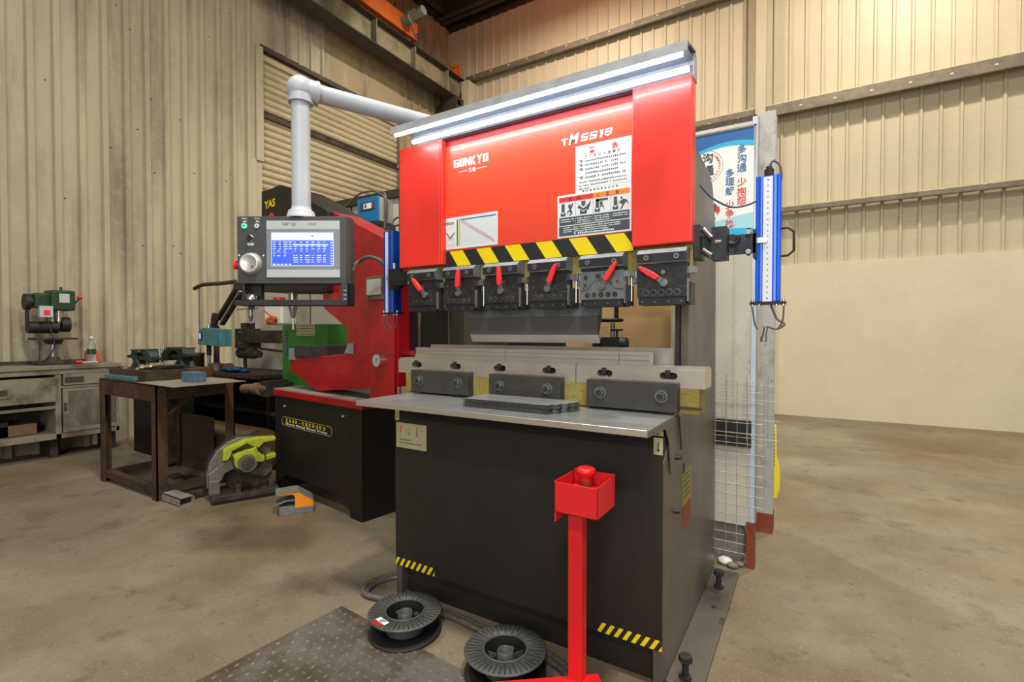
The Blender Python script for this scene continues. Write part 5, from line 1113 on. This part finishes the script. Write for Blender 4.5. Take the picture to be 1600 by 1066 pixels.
mb = MB(GRIME, RUST); mb.cyl((-5.30, GY0 + .14, 1.03), (-5.05, GY0 + .14, 1.03), .06, n=20); mb.cyl((-5.05, GY0 + .14, 1.02), (-4.95, GY0 + .14, 1.02), .038, n=20); mb.cyl((-5.22, GY0 + .14, .98), (-5.22, GY0 + .14, .86), .018, 1, n=14); mb.cyl((-4.95, GY0 + .14, 1.08), (GX0 - .1, GY0 + .14, 1.05), .012, n=12); mb.build('electrode_cylinder', wd, 'oily horizontal cylinder')
mb = MB(CARD, GRIME); yl = 2.40; mb.cyl((-4.66, 2.70, .71), (-4.28, 2.72, .74), .045, 0, n=20); mb.cyl((-4.46, 2.70, .722), (-4.38, 2.70, .727), .058, 0, n=20); mb.box(-4.36, -4.26, 2.68, 2.90, .66, .80, 1); mb.build('lower_arm', wd, 'brown round lower arm')
mb = MB(GRIME, BOLTM); mb.box(-4.30, -4.18, 2.82, 2.90, .42, .78, 0); mb.cyl((-4.24, 2.80, .53), (-4.24, 2.80, .70), .028, CARD, n=14); mb.box(-4.34, -4.14, 2.76, 2.86, .47, .50, 0); mb.build('lower_bracket', wd)
# jar and bag on the welder
q = at(441, 505, Y=2.80); jx0 = at(412, 505, Y=2.98).x; jx1 = at(440, 505, Y=2.98).x; jc = (jx0 + jx1) / 2; jr = (jx1 - jx0) / 2
t = thing('plastic_jar', 'milky plastic jar with a red lid standing on the green welder', 'jar', (jc, 3.07, GZ))
mb = MB(MILK); mb.box(jc - jr, jc + jr, 2.98, 3.16, GZ, GZ + .22); mb.build('body', t, bevel=.025, seg=4)
mb = MB(CAPRED); mb.cyl((jc - .02, 3.07, GZ + .215), (jc - .02, 3.07, GZ + .28), .058, n=28); mb.build('lid', t, 'red lid')
mb = MB(ORBAG); q = at(430, 507, Y=2.76)
random.seed(4)
for k in range(8): mb.ball((jc + .04 + random.uniform(-.045, .045), 2.938 + random.uniform(-.008, .01), GZ + .035 + random.uniform(-.01, .03)), .032, n=6)
solo(mb, 'orange_bag', (jc + .04, 2.938, GZ), 'crumpled orange bag lying in front of the jar on the green welder', 'bag')
mb = MB(REDINK); a_ = at(412, 485, Y=2.90); b2 = at(424, 495, Y=2.90); mb.cyl(tuple(a_), (b2.x, b2.y, max(b2.z, GZ + .04)), .006, n=8); mb.cyl((b2.x, b2.y, max(b2.z, GZ + .04)), (b2.x + .03, b2.y + .01, GZ + .006), .006, n=8); solo(mb, 'red_rod', (b2.x, b2.y, GZ), 'thin red rod leaning against the milky jar', 'rod')

# mag drill with cyan cover and blue display on the dark bench
t = thing('bench_drill', 'small drill with cyan cover and lit blue display on the dark bench', 'drill', tuple(at(322, 575, Y=2.85)))
dz = .841; cx_ = at(322, 540, Y=2.85).x
mb = MB(CHROME, BLK); mb.cyl((cx_, 2.88, dz), (cx_, 2.88, 1.33), .018, 0, n=16); mb.cyl((cx_, 2.88, 1.0), (cx_, 2.88, 1.12), .024, 1, n=16); mb.box(cx_ - .09, cx_ + .09, 2.80, 2.96, dz, dz + .03, 1); mb.build('column', t, 'bright column')
a_ = at(309, 541, Y=2.80); b2 = at(344, 515, Y=2.80)
mb = MB(TEAL); mb.prism([(a_.x - .01, a_.z + .02), (b2.x, a_.z - .0), (b2.x, b2.z), (a_.x + .09, b2.z + .02), (a_.x + .04, b2.z)], 'y', 2.80, 2.92); mb.build('cover', t, 'cyan cover', bevel=.006)
mb = MB(BLK, SCR_C); p_ = (a_.x + .045, (a_.z + b2.z) / 2 + .01); mb.box(p_[0] - .012, p_[0] + .045, 2.792, 2.80, p_[1] - .03, p_[1] + .05, 0); mb.rect(p_[0] - .002, p_[0] + .036, p_[1] - .02, p_[1] + .04, 2.7915, SCR_L); mb.build('display', t, 'lit blue display')
# articulated tapping arm behind
ta = thing('tapping_arm', 'dark articulated tapping arm with a drill chuck, hanging behind the console', 'tapping machine', (-5.2, 2.85, .841))
K = lambda x, y, Y=3.0: tuple(at(x, y, Y=Y))
mb = MB(GRIME); a_ = at(338, 510, Y=3.05); mb.cyl((a_.x, 3.05, .841), (a_.x, 3.05, a_.z), .03, n=16); mb.bar(K(333, 518), K(337, 490), .05, .06); mb.build('post', ta)
mb = MB(GRIME); mb.bar(K(340, 500), K(369, 452), .05, .03); mb.bar(K(347, 507), K(377, 458), .05, .03); mb.bar(K(369, 448), K(380, 448), .06, .08); mb.build('lower_link', ta, bevel=.002)
mb = MB(GRIME); mb.bar(K(372, 450), K(400, 445), .05, .05); mb.box(*(lambda p_: (p_[0] - .06, p_[0] + .06, 2.96, 3.06, p_[2] - .10, p_[2] + .10))(K(393, 462))); mb.cyl(K(393, 476), K(393, 484), .03, n=16); mb.build('spindle_head', ta)
mb = MB(BOLTM); mb.cyl(K(392, 483), K(392, 494), .022, n=18); mb.cyl(K(392, 494), K(392, 502), .026, n=18, r2=.014); mb.cyl(K(392, 502), K(392, 506), .008, n=10); mb.bar(K(370, 484), K(402, 482), .012, .012); mb.build('chuck', ta)
mb = MB(WOODD); mb.tube([K(304, 451), K(318, 445), K(345, 443), K(368, 440)], .022, n=8, smooth_n=4); mb.build('wooden_bar', ta, 'rough dark wooden bar')
mb = MB(CABLE); mb.tube([K(311, 450), K(311.5, 500), K(313, 550), (at(313, 560, Y=3.0).x, 3.0, .85)], .006, n=6, smooth_n=4); mb.build('hanging_cord', ta)

# ================================================================== old bench with drawers against the left wall
bn = thing('old_wooden_bench', 'worn cream-painted wooden bench with drawers and cupboard along the left wall', 'bench', (-6.6, 1.5, 0))
BX = -6.35
mb = MB(WOODPAINT)
mb.box(-6.80, BX + .02, .3, 2.34, .885, .925); mb.box(-6.80, BX + .005, .3, 2.32, .835, .885); mb.build('worktop', bn, bevel=.004)
mb = MB(WOODPAINT, GRIME)
mb.box(-6.80, BX, 1.80, 1.845, .20, .835, 0); mb.box(-6.80, BX, 2.29, 2.32, .20, .835, 0); mb.box(-6.80, BX, .3, .34, .2, .835, 0); mb.box(-6.80, BX, .3, 2.32, .20, .25, 0); mb.box(BX - .02, BX, .34, 1.80, .50, .53, 0)
mb.box(-6.80, -6.78, .3, 2.32, .2, .85, 1); mb.box(-6.80, BX, 1.845, 2.29, .695, .72, 0)
for y in (.32, 1.2, 1.82, 2.3): mb.box(-6.78, BX - .12, y - .03, y + .03, 0, .20, 1)
mb.build('carcass', bn, bevel=.003)
mb = MB(WOODPAINT); mb.box(BX - .30, BX + .05, .36, 1.79, .575, .810); d_ = mb.build('drawer', bn, 'wide half-open cream drawer', bevel=.003)
mb = MB(WOODD, RUST); mb.box(BX + .05, BX + .053, .6, 1.45, .665, .72, 0); mb.box(BX + .05, BX + .060, .6, 1.47, .645, .665, WOODPAINT); mb.build('handle', d_, 'long rusty handle recess')
mb = MB(WOODPAINT); mb.box(BX - .05, BX + .012, 1.86, 2.28, .725, .832); d_ = mb.build('drawer', bn, 'small stained drawer', bevel=.003)
mb = MB(WOODD); mb.box(BX + .012, BX + .014, 1.87, 2.02, .745, .805); mb.build('handle', d_)
mb = MB(DOORWOOD, WOODPAINT); mb.box(BX - .02, BX + .008, 1.855, 2.285, .255, .69, 1); mb.box(BX + .008, BX + .010, 1.895, 2.285, .30, .665, 0); d_ = mb.build('door', bn, 'grey worn cupboard door', bevel=.002)
mb = MB(WOODD); mb.box(BX + .008, BX + .014, 1.862, 1.882, .47, .55); mb.build('handle', d_)
mb = MB(GRIME); mb.box(-6.7, -6.5, .8, 1.5, .255, .40); mb.box(-6.7, -6.5, 1.2, 1.7, .255, .36, CARD)
solo(mb, 'stored_box', (-6.6, 1.2, .255), 'dark box stored on the open shelf of the old bench', 'box', bevel=.004)

# drill press on the bench
dp = thing('drill_press', 'old dark green bench drill press with red-knobbed lever on the wooden bench', 'drill press', (-6.6, 1.86, .925))
bx, by, bz = -6.6, 1.862, .926
mb = MB(GRIME); mb.box(bx - .14, bx + .15, by - .16, by + .14, bz, bz + .035); mb.cyl((bx, by, bz + .035), (bx, by, bz + .075), .06, n=24, r2=.04); mb.build('base', dp, bevel=.004)
mb = MB(BOLTM); mb.cyl((bx, by, bz + .06), (bx, by, 1.62), .032, n=24); mb.build('column', dp, 'steel column')
mb = MB(GRIME); mb.box(bx - .10, bx + .14, by - .17, by + .16, 1.175, 1.195); mb.cyl((bx, by, 1.13), (bx, by, 1.175), .06, n=24, r2=.08); mb.build('table', dp, bevel=.003)
mb = MB(DGREEN); mb.box(bx - .09, bx + .14, by - .05, by + .14, 1.47, 1.675); mb.box(bx - .05, bx + .08, by - .16, by - .03, 1.49, 1.64); mb.cyl((bx + .05, by + .05, 1.675), (bx + .05, by + .05, 1.71), .012, n=10); mb.build('head', dp, 'dark green enamel head', bevel=.018, seg=3)
mb = MB(BEZEL); mb.box(bx + .1405, bx + .143, by + .01, by + .09, 1.55, 1.64); mb.build('name_plate', dp, 'silver name plate')
mb = MB(BLK); mb.cyl((bx + .02, by - .22, 1.55), (bx + .02, by - .18, 1.55), .08, n=28); mb.cyl((bx + .02, by - .18, 1.55), (bx + .02, by - .1, 1.55), .045, n=20); mb.cyl((bx + .02, by - .20, 1.30), (bx + .02, by + .03, 1.30), .06, n=24); mb.cyl((bx + .02, by + .05, 1.33), (bx + .02, by + .12, 1.33), .075, n=28); mb.box(bx, bx + .05, by - .21, by - .19, 1.30, 1.55); mb.build('motor', dp, 'black motor')
mb = MB(BEZEL, REDINK); mb.box(bx + .10, bx + .15, by - .14, by - .04, 1.40, 1.51, 0); mb.box(bx + .15, bx + .154, by - .11, by - .065, 1.42, 1.47, 1); mb.build('switch_box', dp, 'grey switch box with red switch')
mb = MB(BOLTM); mb.cyl((bx + .06, by + .03, 1.47), (bx + .06, by + .03, 1.36), .020, CHROME, n=16); mb.cyl((bx + .06, by + .03, 1.36), (bx + .06, by + .03, 1.32), .016, n=12, r2=.008); mb.build('spindle', dp)
mb = MB(BLK, REDINK); mb.cyl((bx + .10, by + .14, 1.54), (bx + .12, by + .175, 1.60), .007, 0, n=8); mb.ball((bx + .12, by + .18, 1.61), .022, 1, n=12); mb.build('feed_lever', dp, 'lever with red knob')
mb = MB(BLK); mb.tube([(bx + .13, by - .09, 1.40), (bx + .14, by - .06, 1.28), (bx + .16, by - .04, 1.10), (bx + .15, by - .12, .96), (bx + .1, by - .14, .94)], .006, smooth_n=5); mb.build('cord', dp)
# bottle and wrapper
q = at(143, 560, X=-6.58); z0 = .926
t = thing('water_bottle', 'clear plastic bottle with green label standing on the wooden bench', 'bottle', (-6.58, q.y, z0)); c = (-6.58, q.y, z0)
mb = MB(GLASS); mb.lathe([(.0001, 0), (.036, 0), (.038, .01), (.038, .16), (.034, .19), (.015, .225), (.013, .26), (.0001, .26)], c, 0, 28); mb.build('body', t)
mb = MB(DGREEN); mb.lathe([(.0385, .09), (.0385, .145)], c, 0, 28); mb.build('label', t, 'green label'); mb = MB(WHITE); mb.cyl((c[0], c[1], c[2] + .26), (c[0], c[1], c[2] + .28), .016, n=16); mb.build('cap', t, 'white cap')
mb = MB(PINKB); yb = at(152, 560, X=-6.62).y; mb.box(-6.70, -6.63, yb - .09, yb + .045, z0, z0 + .13); solo(mb, 'pink_packet', (-6.66, yb, z0), 'pinkish red packet standing behind the clear bottle', 'packet', bevel=.012)
ya = at(122, 563, X=-6.45).y; mb = MB(CAPRED, BEZEL); mb.cyl((-6.45, ya - .02, z0 + .018), (-6.45, ya + .03, z0 + .018), .018, 0, n=16); mb.cyl((-6.45, ya + .03, z0 + .014), (-6.44, ya + .16, z0 + .014), .009, 1, n=10); solo(mb, 'screwdriver', (-6.45, ya, z0), 'red-handled screwdriver lying at the front edge of the wooden bench', 'screwdriver')
t = thing('long_steel_bar', 'thin dark steel bar lying on the wooden bench against the wall', 'bar', (-6.78, 1.9, .926)); mb = MB(GRIME); mb.box(-6.80, -6.76, .9, 2.3, .926, .96); mb.build('bar', t)

# ================================================================== pedal post, spools, tread plate, hose
ps = thing('foot_switch_stand', 'bright red emergency button stand in front of the press', 'stand', (-.65, 1.48, 0))
mb = MB(POSTRED); mb.box(-.677, -.629, 1.4555, 1.499, .11, .688); mb.build('post', ps, 'red square post', bevel=.003)
mb = MB(POSTRED); mb.M = Matrix.Translation((-.887, 1.313, 0)) @ Matrix.Rotation(R(37.8), 4, 'Z'); mb.box(0, .36, -.26, 0, .0055, .12); mb.build('pedal_housing', ps, 'red pedal housing', bevel=.004)
mb = MB(POSTRED)
bx0, bx1, by0, by1, bz0, bz1 = -.696, -.551, 1.395, 1.548, .683, .787
mb.box(bx0, bx1, by0, by0 + .004, bz0, bz1 - .008); mb.box(bx0, bx1, by1 - .004, by1, bz0, bz1 + .0); mb.box(bx1 - .004, bx1, by0, by1, bz0, bz1 - .004); mb.box(bx0, bx0 + .004, by0, by1, bz0 - .03, bz1 - .004); mb.box(bx0, bx1, by0, by1, bz0, bz0 + .004); mb.box(bx0 + .01, bx1 - .01, by0 + .01, by1 - .01, bz1 - .05, bz1 - .045)
mb.build('switch_box', ps, 'open red sheet metal box', bevel=.0015)
mb = MB(REDOX, POSTRED); cxp, cyp = -.625, 1.479; mb.cyl((cxp, cyp, bz1 - .045), (cxp, cyp, bz1 - .005), .020, 0, n=24); mb.lathe([(.0001, .030), (.024, .030), (.030, .026), (.031, .014), (.027, .006), (.02, .002), (.02, -.01)], (cxp, cyp, bz1 - .002), 1, 36); mb.build('push_button', ps, 'red mushroom button')

mb = MB(TREAD)
ang_ = -4.5; Mt = Matrix.Translation((-1.825, 1.50, 0)) @ Matrix.Rotation(R(ang_), 4, 'Z'); mb.M = Mt
mb.box(0, 1.95, -1.55, 0, 0, .005)
p_ = .040
for i in range(46):
    for j in range(38):
        x = .03 + i * p_; y = -.03 - j * p_
        if x > 1.92 or y < -1.52: continue
        if y < -1.05 and i % 1: continue
        l_, w_ = .0150, .0046
        if (i + j) % 2: l_, w_ = w_, l_
        mb.raw([(x - l_, y, .005), (x, y - w_, .005), (x + l_, y, .005), (x, y + w_, .005), (x - l_ * .6, y, .0078), (x, y - w_ * .5, .0078), (x + l_ * .6, y, .0078), (x, y + w_ * .5, .0078)],
               [(0, 1, 5, 4), (1, 2, 6, 5), (2, 3, 7, 6), (3, 0, 4, 7), (4, 5, 6, 7)], WORN)
solo(mb, 'tread_plate', (-1.825, 1.50, 0), 'steel tread plate with raised pattern on the floor in front of the press', 'plate')

SPOOLM = mat('spool_plastic', (.075, .080, .080), .5, var=.35, scale=26, bump=.1, bscale=150)
def spool(x, y, z, label, lab2, rot):
    t = thing('wire_spool', label, 'spool', (x, y, z), rot, None)
    def S(*m_):
        mb = MB(*m_); mb.M = Matrix.Translation((x, y, z)) @ Matrix.Rotation(R(rot), 4, 'Z'); return mb
    H = .086; Ro = .151; Ri = .078
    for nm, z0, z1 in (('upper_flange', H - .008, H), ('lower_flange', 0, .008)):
        mb = S(SPOOLM if nm[0] == 'u' else BLK); mb.lathe([(Ri, z0), (Ro - .004, z0), (Ro, (z0 + z1) / 2), (Ro - .004, z1), (Ri, z1), (Ri, z0)], (0, 0, 0), 0, 64)  # lower flange in black: shade under the upper flange put into its colour
        if nm[0] == 'u':
            for k in range(44):
                a = 2 * PI * k / 44; c_, s_ = math.cos(a), math.sin(a); r0, r1 = Ri + .006 + (k % 2) * .02, Ro - .008
                mb.raw([(c_ * r0 - s_ * .0014, s_ * r0 + c_ * .0014, z1 + .0004), (c_ * r1 - s_ * .0022, s_ * r1 + c_ * .0022, z1 + .0004), (c_ * r1 + s_ * .0022, s_ * r1 - c_ * .0022, z1 + .0004), (c_ * r0 + s_ * .0014, s_ * r0 - c_ * .0014, z1 + .0004)], [(0, 1, 2, 3)], RUBBER)
            mb.lathe([(Ri - .001, z1 - .002), (Ri - .001, z1 + .003), (Ri + .003, z1 + .003), (Ri + .004, z1)], (0, 0, 0), 0, 48)
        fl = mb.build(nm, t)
        if nm[0] == 'u': up = fl
    mb = S(SPOOLM, BLK); mb.lathe([(Ri, .008), (Ri, H - .008)], (0, 0, 0), 0, 56); mb.lathe([(Ri - .003, .008), (Ri - .003, H - .001)], (0, 0, 0), 1, 56); mb.lathe([(.0001, .006), (Ri, .006)], (0, 0, 0), 1, 40); mb.build('drum', t)
    mb = S(SPOOLM, BLK); mb.lathe([(.030, .006), (.030, H - .008), (.027, H - .006), (.025, H - .008), (.025, .02), (.0001, .02)], (0, 0, 0), 0, 40)
    for k in range(3):
        a = k * 2.094 + .4; mb.bar((.03 * math.cos(a), .03 * math.sin(a), .03), (.075 * math.cos(a), .075 * math.sin(a), .03), .003, .045, 0)
        mb.tube([(.046 * math.cos(a + .5) + .009 * math.cos(q_), .046 * math.sin(a + .5) + .009 * math.sin(q_), .06) for q_ in [2 * PI * j / 14 for j in range(15)]], .0018, 0, n=6)
    mb.build('hub', t)
    if lab2:
        mb = S(PAPER, REDINK, INK); mb.M = Matrix.Translation((x, y, z)) @ Matrix.Rotation(R(-100), 4, 'Z')
        T0 = H + .0010; mb.raw([(.098, -.030, T0), (.122, -.032, T0), (.122, .030, T0), (.098, .030, T0), (.145, -.035, T0), (.143, .026, T0)], [(0, 1, 2, 3)], 0); mb.raw([(.122, -.032, T0 + .0003), (.145, -.036, T0 + .0003), (.144, .026, T0 + .0003), (.122, .030, T0 + .0003)], [(0, 1, 2, 3)], mat('label_maroon', (.32, .03, .02), .5))
        for k in range(4): mb.raw([(.101 + k * .005, -.012, T0 + .0004), (.104 + k * .005, -.012, T0 + .0004), (.104 + k * .005, .018 - .004 * k, T0 + .0004), (.101 + k * .005, .018 - .004 * k, T0 + .0004)], [(0, 1, 2, 3)], 2)
        mb.build('paper_label', up, 'white and maroon paper label')
    return t
q1 = at(633, 953, Z=.0915); q2 = at(789.5, 1015, Z=.086)
spool(q1.x, q1.y, .0055, 'black plastic wire spool with paper label, left one in front of the press', True, 0)
spool(q2.x, q2.y, .0055, 'black plastic wire spool without label, right one near the red post', False, 40)
t = thing('braided_hose', 'grey braided hose running along the floor behind the spools', 'hose', (-1.3, 1.66, 0))
HOSE = mat('braided_hose_grey', (.21, .19, .17), .35, .4, var=.5, scale=90)
for nm, o_ in (('hose_strand', 0), ('hose_strand', .024)):
    pts = [(-1.715, 1.82 + o_ * .3), (-1.76, 1.83 + o_), (-1.81, 1.79 + o_), (-1.835 - o_, 1.70), (-1.78 - o_ * .5, 1.62 - o_ * .4), (-1.60, 1.675 - o_), (-1.35, 1.700 - o_), (-1.15, 1.688 - o_), (-.95, 1.690 - o_), (at(851, 1028 - 8 * bool(o_), Z=.013).x, at(851, 1028 - 8 * bool(o_), Z=.013).y), (at(883, 1053, Z=.013).x + o_, at(883, 1053, Z=.013).y + o_ * .4), (-.70 + o_, 1.50)]
    mb = MB(HOSE); mb.tube([(a, b_, .0125 + (.004 if o_ else 0)) for a, b_ in pts], .0115, smooth_n=7, n=10); mb.build(nm, t)
